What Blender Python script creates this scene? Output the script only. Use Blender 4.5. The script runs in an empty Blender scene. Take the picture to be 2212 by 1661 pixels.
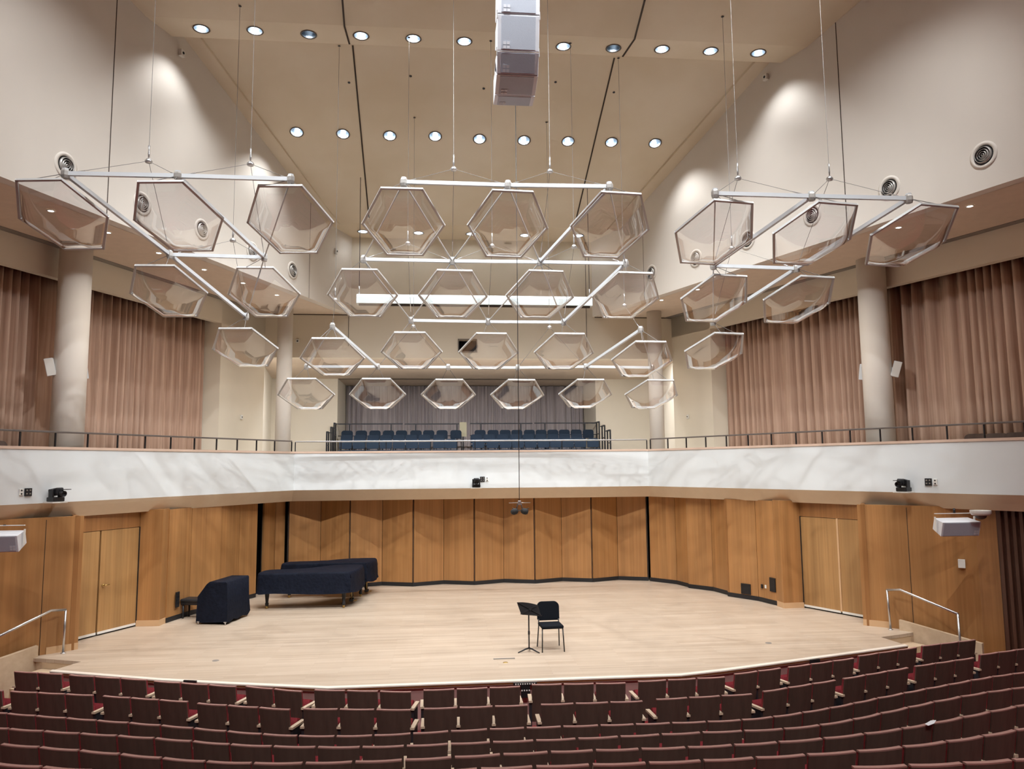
import bpy, bmesh, math, random
from mathutils import Vector, Matrix
from math import sin, cos, pi, radians, hypot, atan2
random.seed(7)
SC = bpy.context.scene
COL = SC.collection
V = Vector

# ------------------------------------------------------------------ survey camera
FPX, CAM, YAW, PIT, ROL = 1642.19, V((-0.9952, 0.0, 3.3)), 0.096498, 0.105963, -0.0089724
R0 = V((cos(YAW), -sin(YAW), 0)); U0 = V((-sin(YAW)*sin(PIT), -cos(YAW)*sin(PIT), cos(PIT)))
FW = V((sin(YAW)*cos(PIT), cos(YAW)*cos(PIT), sin(PIT)))
CR = cos(ROL)*R0 + sin(ROL)*U0; CU = cos(ROL)*U0 - sin(ROL)*R0
def ray(x, y): return (CR*((x-1106)/FPX) + FW - CU*((y-830.5)/FPX))
def at_z(x, y, z): d = ray(x, y); return CAM + d*((z-CAM.z)/d.z)
def at_y(x, y, Y): d = ray(x, y); return CAM + d*(Y/d.y)
def at_plane(x, y, p, n): d = ray(x, y); return CAM + d*((V(p)-CAM).dot(V(n))/d.dot(V(n)))
def at_line(x, y, p, q):
    n = V((-(q[1]-p[1]), q[0]-p[0], 0)); return at_plane(x, y, (p[0], p[1], 0), n)

# ------------------------------------------------------------------ materials
def mat(name, col, rough=.5, metal=0., var=0., scale=6., stretch=(1,1,1), bump=0., emit=None, estr=0., col2=None, det=4.):
    m = bpy.data.materials.new(name); m.use_nodes = True
    nt = m.node_tree; b = nt.nodes['Principled BSDF']
    b.inputs['Base Color'].default_value = (*col, 1); b.inputs['Roughness'].default_value = rough
    b.inputs['Metallic'].default_value = metal
    if var or bump or col2:
        tc = nt.nodes.new('ShaderNodeTexCoord'); mp = nt.nodes.new('ShaderNodeMapping'); mp.inputs['Scale'].default_value = stretch
        no = nt.nodes.new('ShaderNodeTexNoise'); no.inputs['Scale'].default_value = scale; no.inputs['Detail'].default_value = det
        nt.links.new(tc.outputs['Object'], mp.inputs[0]); nt.links.new(mp.outputs[0], no.inputs['Vector'])
        if var or col2:
            c2 = col2 or tuple(c*(1-var) for c in col)
            mx = nt.nodes.new('ShaderNodeMix'); mx.data_type = 'RGBA'
            cr = nt.nodes.new('ShaderNodeMapRange'); cr.inputs[1].default_value = .35; cr.inputs[2].default_value = .65
            nt.links.new(no.outputs[0], cr.inputs[0]); nt.links.new(cr.outputs[0], mx.inputs[0])
            mx.inputs[6].default_value = (*col, 1); mx.inputs[7].default_value = (*c2, 1)
            nt.links.new(mx.outputs[2], b.inputs['Base Color'])
        if bump:
            bp = nt.nodes.new('ShaderNodeBump'); bp.inputs['Strength'].default_value = bump; bp.inputs['Distance'].default_value = .02
            nt.links.new(no.outputs[0], bp.inputs['Height']); nt.links.new(bp.outputs[0], b.inputs['Normal'])
    if emit:
        b.inputs['Emission Color'].default_value = (*emit, 1); b.inputs['Emission Strength'].default_value = estr
    return m
def srgb(r, g, b):
    f = lambda c: (c/255/12.92 if c/255 <= .04045 else ((c/255+.055)/1.055)**2.4)
    return (f(r), f(g), f(b))
M = {}
M['plaster'] = mat('cream_plaster', (.78,.71,.58), .85, var=.05, scale=.7)
M['plaster_up'] = mat('upper_wall_plaster', (.75,.70,.63), .85, var=.05, scale=.6)
M['ceil'] = mat('ceiling_plaster', (.75,.66,.52), .85, var=.09, scale=.45, col2=(.68,.58,.43))
M['parapet'] = mat('off_white_parapet_paint', (.70,.73,.73), .7, var=.04, scale=1.2)
M['fascia'] = mat('tan_fascia_paint', (.72,.59,.43), .7, var=.03)
M['cap'] = mat('pink_beige_rail_cap', (.62,.46,.36), .5)
M['soffit'] = mat('soffit_plaster', (.72,.60,.48), .85, var=.05)
M['groove'] = mat('dark_joint', (.05,.035,.025), .9)
M['slot'] = mat('grey_slot', (.24,.21,.18), .8)
M['house'] = mat('house_wall_plaster', (.58,.52,.45), .9)
M['carpet'] = mat('red_carpet', (.36,.05,.055), .95, var=.25, scale=60, bump=.2)
M['black'] = mat('black_paint', (.012,.012,.014), .5)
M['satin'] = mat('black_satin_metal', (.02,.02,.022), .35, metal=.3)
M['steel'] = mat('brushed_steel', (.62,.62,.62), .3, metal=.9, var=.08, scale=30, stretch=(1,1,8))
M['white'] = mat('white_powder_coat', (.66,.69,.71), .4)
M['frame'] = mat('aluminium_frame', (.56,.56,.55), .35, metal=.25)
M['wire'] = mat('steel_wire', (.20,.19,.18), .5, metal=.4)
M['dkwire'] = mat('dark_cable', (.03,.03,.03), .5)
M['node'] = mat('cast_node_metal', (.5,.48,.45), .4, metal=.4, var=.2, scale=12)
M['spk'] = mat('grey_grille_cloth', (.46,.50,.57), .55, var=.05, scale=90, bump=.05)
M['spkcab'] = mat('speaker_cabinet_paint', (.74,.76,.80), .45)
M['logo'] = mat('grille_badge', (.66,.68,.72), .5)
M['seatwood'] = mat('seat_back_laminate', (.108,.071,.056), .5, var=.22, scale=10, stretch=(1,1,.15))
M['seatred'] = mat('red_upholstery', (.31,.045,.055), .9, var=.2, scale=70, bump=.2)
M['seatrim'] = mat('seat_edge_band', (.40,.22,.19), .6)
M['armwood'] = mat('light_arm_wood', (.66,.52,.38), .4, var=.1, scale=9, stretch=(1,5,1))
M['standard'] = mat('dark_seat_standard', (.025,.025,.03), .5)
M['navy'] = mat('navy_fabric', (.017,.028,.045), .8, var=.15, scale=50)
M['cover'] = mat('quilted_navy_cover', (.008,.011,.022), .7, var=.3, scale=16, bump=.6)
M['stagefront'] = mat('stage_front_paint', (.45,.27,.25), .6, var=.05)
M['lit_edge'] = mat('highlight_nosing', (.85,.78,.68), .35)  # paler than the deck: highlight along its edge painted in
M['beige'] = mat('beige_panel', (.42,.38,.25), .7)
M['brass'] = mat('brass', (.5,.34,.12), .35, metal=.9)
M['shell_edge'] = mat('pale_maple_edge', (.62,.40,.22), .5)
M['outlet'] = mat('white_plastic', (.78,.77,.72), .4)
M['railmetal'] = mat('dark_bronze_rail', (.16,.14,.13), .4, metal=.5)
M['blackfab'] = mat('black_fabric', (.008,.010,.014), .8)
M['paper'] = mat('white_paper', (.8,.83,.88), .6)
M['dimlamp'] = mat('dim_lamp_face', (.7,.75,.8), .4, emit=(.8,.9,1), estr=1.6)
M['lamp'] = mat('lit_lamp_face', (1,1,1), .4, emit=(.92,.96,1), estr=30)
M['slamp'] = mat('lit_small_lamp', (1,1,1), .4, emit=(1,.93,.85), estr=9)
M['can'] = mat('reflector_can', (.30,.36,.42), .25, metal=.8)
M['canring'] = mat('dark_can_ring', (.10,.09,.08), .5)
M['screen'] = mat('white_screen_case', (.78,.90,.92), .35)
M['dark_room'] = mat('dark_booth', (.02,.018,.025), .6)
M['rubber'] = mat('rubber', (.02,.02,.02), .8)

def wood_mat(name, c1, c2, axis='z', plank=None, rough=.4, c3=None):
    m = bpy.data.materials.new(name); m.use_nodes = True; nt = m.node_tree; b = nt.nodes['Principled BSDF']
    N = nt.nodes.new; L = nt.links.new
    tc = N('ShaderNodeTexCoord'); mp = N('ShaderNodeMapping')
    mp.inputs['Scale'].default_value = {'z': (22, 22, .55), 'x': (.6, 14, 14)}[axis]
    no = N('ShaderNodeTexNoise'); no.inputs['Scale'].default_value = 1.; no.inputs['Detail'].default_value = 5
    L(tc.outputs['Object'], mp.inputs[0]); L(mp.outputs[0], no.inputs['Vector'])
    r = N('ShaderNodeMapRange'); r.inputs[1].default_value = .3; r.inputs[2].default_value = .7; L(no.outputs[0], r.inputs[0])
    mx = N('ShaderNodeMix'); mx.data_type = 'RGBA'; mx.inputs[6].default_value = (*c1, 1); mx.inputs[7].default_value = (*c2, 1); L(r.outputs[0], mx.inputs[0])
    last = mx.outputs[2]
    if axis == 'z':
        mp2 = N('ShaderNodeMapping'); mp2.inputs['Scale'].default_value = (5, 5, .12); no2 = N('ShaderNodeTexNoise'); no2.inputs['Scale'].default_value = 1.
        L(tc.outputs['Object'], mp2.inputs[0]); L(mp2.outputs[0], no2.inputs['Vector'])
        r2 = N('ShaderNodeMapRange'); r2.inputs[1].default_value = .35; r2.inputs[2].default_value = .65; r2.inputs[3].default_value = .84; r2.inputs[4].default_value = 1.08; L(no2.outputs[0], r2.inputs[0])
        hs = N('ShaderNodeHueSaturation'); L(r2.outputs[0], hs.inputs['Value']); L(last, hs.inputs['Color']); last = hs.outputs[0]
    if plank:
        br = N('ShaderNodeTexBrick'); br.offset = .37; br.inputs['Scale'].default_value = 1.
        br.inputs['Brick Width'].default_value = plank[0]; br.inputs['Row Height'].default_value = plank[1]; br.inputs['Mortar Size'].default_value = .0012
        br.inputs['Color1'].default_value = (1,1,1,1); br.inputs['Color2'].default_value = (.84,.80,.76,1); br.inputs['Mortar'].default_value = (.62,.55,.48,1)
        L(tc.outputs['Object'], br.inputs['Vector'])
        m2 = N('ShaderNodeMix'); m2.data_type = 'RGBA'; m2.blend_type = 'MULTIPLY'; m2.inputs[0].default_value = .8; L(last, m2.inputs[6]); L(br.outputs['Color'], m2.inputs[7]); last = m2.outputs[2]
    L(last, b.inputs['Base Color']); b.inputs['Roughness'].default_value = rough
    return m
M['wood'] = wood_mat('honey_veneer', (.43,.215,.078), (.36,.17,.058))
M['wood_dark'] = wood_mat('amber_veneer', (.36,.165,.055), (.29,.13,.042))
M['doorwood'] = wood_mat('door_veneer', (.45,.255,.10), (.37,.20,.075))
M['slats'] = wood_mat('walnut_slats', (.10,.042,.025), (.07,.03,.018))
M['stagewood'] = wood_mat('pale_maple_floor', (.60,.495,.39), (.52,.42,.32), axis='x', plank=(1.3,.07), rough=.38)
M['maple'] = wood_mat('pale_maple_board', (.62,.48,.33), (.56,.42,.28), axis='x')

def cloth_mat(name, c1, c2, rough=.9):
    return mat(name, c1, rough, scale=2.2, stretch=(9,9,.3), col2=c2, bump=.1)
M['curtain'] = cloth_mat('dusty_rose_velour', (.60,.42,.32), (.46,.305,.225))
M['curtain_rear'] = cloth_mat('mauve_grey_velour', (.52,.465,.455), (.38,.335,.335))

def glass_mat():
    m = bpy.data.materials.new('clear_acrylic'); m.use_nodes = True; nt = m.node_tree
    for n in list(nt.nodes): nt.nodes.remove(n)
    N = nt.nodes.new; L = nt.links.new
    out = N('ShaderNodeOutputMaterial'); tr = N('ShaderNodeBsdfTransparent'); tr.inputs[0].default_value = (.93,.925,.93,1)
    gl = N('ShaderNodeBsdfGlossy'); gl.inputs['Roughness'].default_value = .04; gl.inputs['Color'].default_value = (1,1,1,1)
    fr = N('ShaderNodeFresnel'); fr.inputs['IOR'].default_value = 1.55
    mm = N('ShaderNodeMath'); mm.operation = 'MULTIPLY_ADD'; mm.inputs[1].default_value = 3.0; mm.inputs[2].default_value = .0; mm.use_clamp = True
    L(fr.outputs[0], mm.inputs[0])
    mx = N('ShaderNodeMixShader'); L(mm.outputs[0], mx.inputs[0]); L(tr.outputs[0], mx.inputs[1]); L(gl.outputs[0], mx.inputs[2])
    df = N('ShaderNodeBsdfDiffuse'); df.inputs[0].default_value = (.8,.8,.82,1)
    m2 = N('ShaderNodeMixShader'); m2.inputs[0].default_value = .05; L(mx.outputs[0], m2.inputs[1]); L(df.outputs[0], m2.inputs[2])
    L(m2.outputs[0], out.inputs[0]); return m
M['acrylic'] = glass_mat()

for k_, s_ in (('cover',.12),('blackfab',.12),('navy',.15),('curtain',.1),('curtain_rear',.1),('carpet',.1),('seatred',.15),('seatwood',.3),('plaster',.3),('plaster_up',.3),('ceil',.3),('soffit',.3)):
    M[k_].node_tree.nodes['Principled BSDF'].inputs['Specular IOR Level'].default_value = s_
# ------------------------------------------------------------------ mesh helpers
class MB:
    """collects shapes (with material slots) into one mesh"""
    def __init__(s): s.v = []; s.f = []; s.mi = []; s.sm = []; s.mats = []
    def slot(s, m):
        if m not in s.mats: s.mats.append(m)
        return s.mats.index(m)
    def add(s, vs, fs, m, smooth=False):
        o = len(s.v); s.v += [tuple(v) for v in vs]; k = s.slot(m)
        for f in fs: s.f.append(tuple(i+o for i in f)); s.mi.append(k); s.sm.append(smooth)
    def box(s, c, size, m, rot=None):
        x, y, z = [a/2 for a in size]; vs = [V((i*x, j*y, k*z)) for i in (-1,1) for j in (-1,1) for k in (-1,1)]
        if rot is not None: vs = [rot @ v for v in vs]
        vs = [v+V(c) for v in vs]
        s.add(vs, [(0,1,3,2),(4,6,7,5),(0,4,5,1),(2,3,7,6),(0,2,6,4),(1,5,7,3)], m)
    def bar(s, a, b, w, h, m, up=V((0,0,1))):
        a, b = V(a), V(b); d = (b-a).normalized(); u = up - d*up.dot(d)
        if u.length < 1e-4: u = V((0,1,0)) - d*d.y
        u.normalize(); r = d.cross(u)
        vs = [p + r*(i*w/2) + u*(j*h/2) for p in (a, b) for i, j in ((-1,-1),(1,-1),(1,1),(-1,1))]
        s.add(vs, [(3,2,1,0),(4,5,6,7),(0,1,5,4),(1,2,6,5),(2,3,7,6),(3,0,4,7)], m)
    def tube(s, pts, r, m, n=8, cap=True):
        pts = [V(p) for p in pts]; rr = r if isinstance(r, (list, tuple)) else [r]*len(pts); vs = []; fs = []
        ref = None
        for i, p in enumerate(pts):
            d = (pts[min(i+1, len(pts)-1)] - pts[max(i-1, 0)]).normalized()
            if ref is None: ref = V((0,0,1)) if abs(d.z) < .9 else V((1,0,0))
            u = (ref - d*ref.dot(d)).normalized(); w = d.cross(u); ref = u
            for k in range(n):
                a = 2*pi*k/n; vs.append(p + (u*cos(a) + w*sin(a))*rr[i])
        for i in range(len(pts)-1):
            for k in range(n): fs.append((i*n+k, i*n+(k+1) % n, (i+1)*n+(k+1) % n, (i+1)*n+k))
        if cap: fs.append(tuple(range(n-1, -1, -1))); fs.append(tuple(range((len(pts)-1)*n, len(pts)*n)))
        s.add(vs, fs, m, n > 5)
    def lathe(s, c, prof, m, n=24, axis=None, smooth=True):
        """prof: (r, h) list revolved about axis through c"""
        ax = V(axis or (0,0,1)).normalized(); u = ax.orthogonal().normalized(); w = ax.cross(u); vs = []; fs = []
        for r, h in prof:
            for k in range(n):
                a = 2*pi*k/n; vs.append(V(c) + ax*h + (u*cos(a) + w*sin(a))*r)
        for i in range(len(prof)-1):
            for k in range(n): fs.append((i*n+k, i*n+(k+1) % n, (i+1)*n+(k+1) % n, (i+1)*n+k))
        s.add(vs, fs, m, smooth)
    def disc(s, c, r, m, axis=(0,0,1), n=24):
        ax = V(axis).normalized(); u = ax.orthogonal().normalized(); w = ax.cross(u)
        s.add([V(c) + (u*cos(2*pi*k/n) + w*sin(2*pi*k/n))*r for k in range(n)], [tuple(range(n))], m)
    def prism(s, poly, z0, z1, m, mtop=None):
        """vertical prism over a 2-D polygon; z1 may be a list"""
        n = len(poly); Z0 = z0 if isinstance(z0, (list, tuple)) else [z0]*n; Z1 = z1 if isinstance(z1, (list, tuple)) else [z1]*n
        vs = [(p[0], p[1], Z0[i]) for i, p in enumerate(poly)] + [(p[0], p[1], Z1[i]) for i, p in enumerate(poly)]
        s.add(vs, [(i, (i+1) % n, n+(i+1) % n, n+i) for i in range(n)] + [tuple(range(n-1, -1, -1))], m)
        s.add(vs, [tuple(range(n, 2*n))], mtop or m)
    def wall(s, a, b, z0, z1, t, m):
        """vertical slab from a to b with thickness t to the left of a->b"""
        a, b = V((a[0], a[1])), V((b[0], b[1])); d = (b-a).normalized(); nn = V((-d.y, d.x))*t
        P = [a, b, b+nn, a+nn]
        if t < 0: P = P[::-1]
        s.prism([(p.x, p.y) for p in P], z0, z1, m)
    def quad(s, pts, m): s.add(pts, [tuple(range(len(pts)))], m)
    def slab(s, pts, t, m):
        """thick sheet from a planar polygon, offset by vector t"""
        n = len(pts); vs = [V(p) for p in pts] + [V(p)+V(t) for p in pts]
        s.add(vs, [(i, (i+1) % n, n+(i+1) % n, n+i) for i in range(n)] + [tuple(range(n-1, -1, -1)), tuple(range(n, 2*n))], m)
    def mesh(s, name):
        me = bpy.data.meshes.new(name); me.from_pydata(s.v, [], s.f)
        for m in s.mats: me.materials.append(m)
        for p, k, sm in zip(me.polygons, s.mi, s.sm): p.material_index = k; p.use_smooth = sm
        me.update()
        bm = bmesh.new(); bm.from_mesh(me); bmesh.ops.recalc_face_normals(bm, faces=bm.faces); bm.to_mesh(me); bm.free()
        return me
    def build(s, name, parent=None, origin=None, bevel=0., rot=None):
        me = s.mesh(name)
        o = bpy.data.objects.new(name, me); COL.objects.link(o)
        if origin is not None and parent is None:
            me.transform(Matrix.Translation(-V(origin))); o.location = origin
        if parent is not None:
            o.parent = parent
            if origin is not None: pass
        if bevel:
            b = o.modifiers.new('bevel', 'BEVEL'); b.width = bevel; b.segments = 2; b.limit_method = 'ANGLE'; b.angle_limit = radians(40)
        return o
def rz(a): return Matrix.Rotation(a, 3, 'Z')
def tag(o, label, cat, group=None, kind=None):
    o['label'] = label; o['category'] = cat
    if group: o['group'] = group
    if kind: o['kind'] = kind
    return o
def thing(name, loc, label, cat, group=None, rotz=0.):
    o = bpy.data.objects.new(name, None); COL.objects.link(o); o.location = loc; o.rotation_euler = (0,0,rotz); o.empty_display_size = .1
    return tag(o, label, cat, group)
def part(mb, name, root, world=True, bevel=0.):
    """build a part; geometry in world coordinates is brought into the root's frame"""
    o = mb.build(name, parent=root, bevel=bevel)
    if world:
        r = root; M_ = Matrix.Identity(4)
        while r is not None:
            M_ = Matrix.Translation(r.location) @ Matrix.Rotation(r.rotation_euler[2], 4, 'Z') @ M_; r = r.parent
        o.data.transform(M_.inverted())
    return o
def struct(mb, name, bevel=0.):
    o = mb.build(name, bevel=bevel); o['kind'] = 'structure'; return o
def copy_tree(o, parent=None):
    c = o.copy(); COL.objects.link(c); c.parent = parent
    for ch in [x for x in o.children]: copy_tree(ch, c)
    return c
def spot(name, loc, energy, size=2.4, blend=.6, target=None, r=.06, col=(.96,.98,1.), parent=None):
    l = bpy.data.lights.new(name, 'SPOT'); l.energy = energy; l.spot_size = size; l.spot_blend = blend; l.shadow_soft_size = r; l.color = col
    o = bpy.data.objects.new(name, l); COL.objects.link(o); o.location = loc
    d = (V(target)-V(loc)) if target is not None else V((0,0,-1))
    o.rotation_euler = d.to_track_quat('-Z', 'Y').to_euler(); return o
def area(name, loc, target, energy, sx, sy, col=(1,.95,.88)):
    l = bpy.data.lights.new(name, 'AREA'); l.energy = energy; l.shape = 'RECTANGLE'; l.size = sx; l.size_y = sy; l.color = col
    o = bpy.data.objects.new(name, l); COL.objects.link(o); o.location = loc
    o.rotation_euler = (V(target)-V(loc)).to_track_quat('-Z', 'Y').to_euler(); return o

# ------------------------------------------------------------------ camera
cd = bpy.data.cameras.new('camera'); cam = bpy.data.objects.new('camera', cd); COL.objects.link(cam)
cd.sensor_width = 36; cd.lens = FPX/2212*36; cd.clip_end = 200
mw = Matrix((CR, CU, -FW)).transposed().to_4x4(); mw.translation = CAM; cam.matrix_world = mw
SC.camera = cam
SC.view_settings.view_transform = 'Standard'; SC.view_settings.look = 'None'; SC.view_settings.gamma = 1; SC.view_settings.exposure = 0.40
SC.cycles.max_bounces = 6; SC.cycles.diffuse_bounces = 4; SC.cycles.glossy_bounces = 3; SC.cycles.transmission_bounces = 3; SC.cycles.transparent_max_bounces = 14
SC.cycles.use_adaptive_sampling = True; SC.cycles.adaptive_threshold = .07; SC.cycles.adaptive_min_samples = 16; SC.cycles.caustics_reflective = False; SC.cycles.caustics_refractive = False
w = bpy.data.worlds.new('world'); SC.world = w; w.use_nodes = True
w.node_tree.nodes['Background'].inputs[0].default_value = (1,.9,.8,1); w.node_tree.nodes['Background'].inputs[1].default_value = 0.0
# ================================================================== THE HALL
ZT, ZP, ZB, ZF = 3.72, 2.69, 2.39, 0.0          # parapet top, parapet bottom, fascia bottom, stage deck
ZH = -.69                                        # flat house floor
ZS = 7.90                                        # soffit above the side galleries
K = 1.07
def parx(Y): return 4.85 + .545*(20.95-Y) if Y < 20.95 else 4.85
def upx(Y, s): return .07 + s*(3.724 + .39*(23.11-Y))      # upper side wall
def slx(Y, s): return .07 + s*(6.634 + .40*(22.149-Y))     # slot / header line
YB = 23.11
# ---- ceiling profile
CA = [(-7, 15.2), (4., 14.6), (14.96, 12.29)]    # sloping house ceiling
CB = [(14.96, 12.29), (15.66, 12.29)]            # light strip
CC = [(15.66, 12.66), (21.7, 10.30)]             # stage ceiling
CD = [(21.7, 10.30), (YB, 10.30)]
def ceil_z(Y):
    for p in (CA, CB, CC, CD):
        for (a, za), (b, zb) in zip(p, p[1:]):
            if a <= Y <= b: return za + (zb-za)*(Y-a)/(b-a)
def sloped(a, b, holes=()):
    """ceiling bay between profile points a and b, with round holes cut for the downlights"""
    bm = bmesh.new()
    sl = (b[1]-a[1])/(b[0]-a[0]); zz = lambda Y: a[1] + sl*(Y-a[0])
    e = .25
    ring = [(upx(a[0],-1)-e, a[0]), (upx(a[0],1)+e, a[0]), (upx(b[0],1)+e, b[0]), (upx(b[0],-1)-e, b[0])]
    def loop(pts):
        vs = [bm.verts.new((x, y, zz(y))) for x, y in pts]
        return [bm.edges.new((vs[i], vs[(i+1) % len(vs)])) for i in range(len(vs))]
    ed = loop(ring)
    for hx, hy, hr in holes: ed += loop([(hx + hr*cos(2*pi*k/24), hy + hr*sin(2*pi*k/24)/math.sqrt(1+sl*sl)) for k in range(24)])
    bmesh.ops.triangle_fill(bm, use_beauty=True, use_dissolve=False, edges=ed)
    return bm
def build_bm(bm, name, m, thick=.0):
    me = bpy.data.meshes.new(name); bmesh.ops.recalc_face_normals(bm, faces=bm.faces)
    if sum(f.normal.z*f.calc_area() for f in bm.faces) > 0: bmesh.ops.reverse_faces(bm, faces=bm.faces)
    bm.to_mesh(me); bm.free(); me.materials.append(m)
    o = bpy.data.objects.new(name, me); COL.objects.link(o); o['kind'] = 'structure'; return o

def c_plane(x, y):   # pixel -> point on the stage ceiling slope
    sl = (CC[1][1]-CC[0][1])/(CC[1][0]-CC[0][0]); return at_plane(x, y, (0, CC[0][0], CC[0][1]), (0, -sl, 1))
row1 = [(435,62,1),(551,66,1),(667,74,0),(780,77,1),(893,83,1),(1003,89,1),(1111,94,1),(1217,100,1),(1325,104,0),(1430,106,1),(1535,110,1),(1638,114,1)]
row2 = [(641,285),(741,289),(842,293),(940,294),(1036,300),(1132,303),(1227,305),(1321,307),(1415,309)]
row3 = [(784,500),(904,503),(1018,505),(1134,508),(1250,509)]
L1 = [(at_z(x, y, 12.29), on) for x, y, on in row1]
L2 = [(c_plane(x, y), 1) for x, y in row2]
L3 = [(at_z(x, y, 10.30), 1) for x, y in row3]
HR = .145
# real ceiling planes
o = build_bm(sloped(CA[0], CA[1]), 'ceiling', M['house'])
o = build_bm(sloped(CA[1], CA[2]), 'ceiling', M['ceil'])
o = build_bm(sloped(CB[0], CB[1], [(p.x, p.y, HR) for p, _ in L1]), 'ceiling', M['ceil'])
o = build_bm(sloped(CC[0], CC[1], [(p.x, p.y, HR) for p, _ in L2]), 'ceiling', M['ceil'])
o = build_bm(sloped(CD[0], CD[1], [(p.x, p.y, HR) for p, _ in L3]), 'ceiling', M['ceil'])
mb = MB(); mb.quad([(upx(15.66,-1)-.2,15.66,12.29),(upx(15.66,1)+.2,15.66,12.29),(upx(15.66,1)+.2,15.66,12.9),(upx(15.66,-1)-.2,15.66,12.9)], M['ceil'])
mb.quad([(upx(15.66,-1)-.2,15.66,12.9),(upx(15.66,1)+.2,15.66,12.9),(upx(15.66,1)+.2,15.1,12.9),(upx(15.66,-1)-.2,15.1,12.9)], M['ceil'])
struct(mb, 'ceiling')
# border strips along the stage ceiling, and its two expansion joints
for s in (-1, 1):
    mb = MB()
    a, b = CC; w_ = .34
    pts = [(upx(a[0], s), a[0], a[1]-.07), (upx(a[0], s)-s*w_, a[0], a[1]-.07), (upx(b[0], s)-s*w_, b[0], b[1]-.05), (upx(b[0], s), b[0], b[1]-.05)]
    mb.slab(pts, (0,0,.22), M['ceil']); struct(mb, 'trim_%d' % (1 if s < 0 else 2))
def joint_on(fn, pix, n, w_=.035):
    mb = MB(); P = [fn(*p) for p in pix]
    for a, b in zip(P, P[1:]): mb.bar(a, b, w_, .02, M['groove'])
    struct(mb, 'trim_%d' % n)
aplane = lambda x, y: at_plane(x, y, (0, 14.96, 12.285), (0, (12.29-14.6)/(4-14.96)*-1, 1))
joint_on(c_plane, [(762,98),(797,470)], 3); joint_on(c_plane, [(1327,125),(1243,480)], 4)
bz = lambda x, y: at_z(x, y, 12.288)
joint_on(bz, [(744,56),(755,95)], 5); joint_on(bz, [(1371,84),(1345,122)], 6)
joint_on(aplane, [(738,-20),(744,56)], 7); joint_on(aplane, [(1398,-20),(1371,84)], 8)
# ---- upper side walls, over the galleries
for s, nm in ((-1, 'left'), (1, 'right')):
    mb = MB(); prof = [-7., 4., 14.96, 15.66, 18., 21.7, YB]; e = s*.25
    top = {-7.:15.4, 4.:14.8, 14.96:12.6, 15.66:12.9, 18.:12.1, 21.7:10.6, YB:10.5}
    for a, b in zip(prof, prof[1:]):
        pts = [(upx(a,s),a,ZS),(upx(b,s),b,ZS),(upx(b,s),b,top[b]),(upx(a,s),a,top[a])]
        mb.slab(pts, (e,0,0), M['plaster_up'])
    struct(mb, 'wall_'+nm)
    # vertical expansion joints
    mb = MB()
    yj = 14.27
    for Y in ((yj, 20.85) if s < 0 else (yj, 20.6)):
        x = upx(Y, s); mb.bar((x, Y, ZS), (x, Y, ceil_z(Y)), .018 if Y == yj else .01, .01, M['groove'], up=V((1,0,0)))
    struct(mb, 'trim_%d' % (9 if s < 0 else 10))
# ---- gallery soffit, slot, header
for s, nm in ((-1, 'left'), (1, 'right')):
    mb = MB(); Ya, Yb = -7., YB
    mb.slab([(upx(Ya,s)+s*.24,Ya,ZS),(upx(Yb,s)+s*.24,Yb,ZS),(slx(Yb,s),Yb,ZS),(slx(Ya,s),Ya,ZS)], (0,0,.15), M['soffit'])
    struct(mb, 'ceiling')
    mb = MB(); mb.slab([(slx(Ya,s)-s*.22,Ya,ZS-.012),(slx(Yb,s)-s*.22,Yb,ZS-.012),(slx(Yb,s),Yb,ZS-.012),(slx(Ya,s),Ya,ZS-.012)], (0,0,.01), M['slot'])
    struct(mb, 'trim_%d' % (11 if s < 0 else 12))
    mb = MB(); zc0 = 3.3 + 3.7*K
    mb.slab([(slx(Ya,s),Ya,zc0),(slx(Yb,s),Yb,zc0),(slx(Yb,s),Yb,ZS+.1),(slx(Ya,s),Ya,ZS+.1)], (s*.2,0,0), M['plaster'])
    # outer gallery wall behind the curtains, open recess
    mb.slab([(slx(Ya,s)+s*1.1,Ya,2.9),(slx(21.2,s)+s*1.1,21.2,2.9),(slx(21.2,s)+s*1.1,21.2,ZS),(slx(Ya,s)+s*1.1,Ya,ZS)], (s*.2,0,0), M['house'])
    mb.slab([(slx(Ya,s)+s*.2,Ya,ZS),(slx(21.2,s)+s*.2,21.2,ZS),(slx(21.2,s)+s*1.3,21.2,ZS),(slx(Ya,s)+s*1.3,Ya,ZS)], (0,0,.1), M['house'])
    # return wall past the curtain end
    c_end = at_line(479, 696, (slx(10,-1),10), (slx(22,-1),22)) if s < 0 else at_line(1533, 697, (slx(10,1),10), (slx(22,1),22))
    Ye = c_end.y; xe = slx(Ye, s)
    mb.slab([(xe,Ye,2.9),(slx(YB,s),YB,2.9),(slx(YB,s),YB,ZS),(xe,Ye,ZS)], (s*.9,0,0), M['plaster'])
    struct(mb, 'wall_%s_gallery' % nm)
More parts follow.
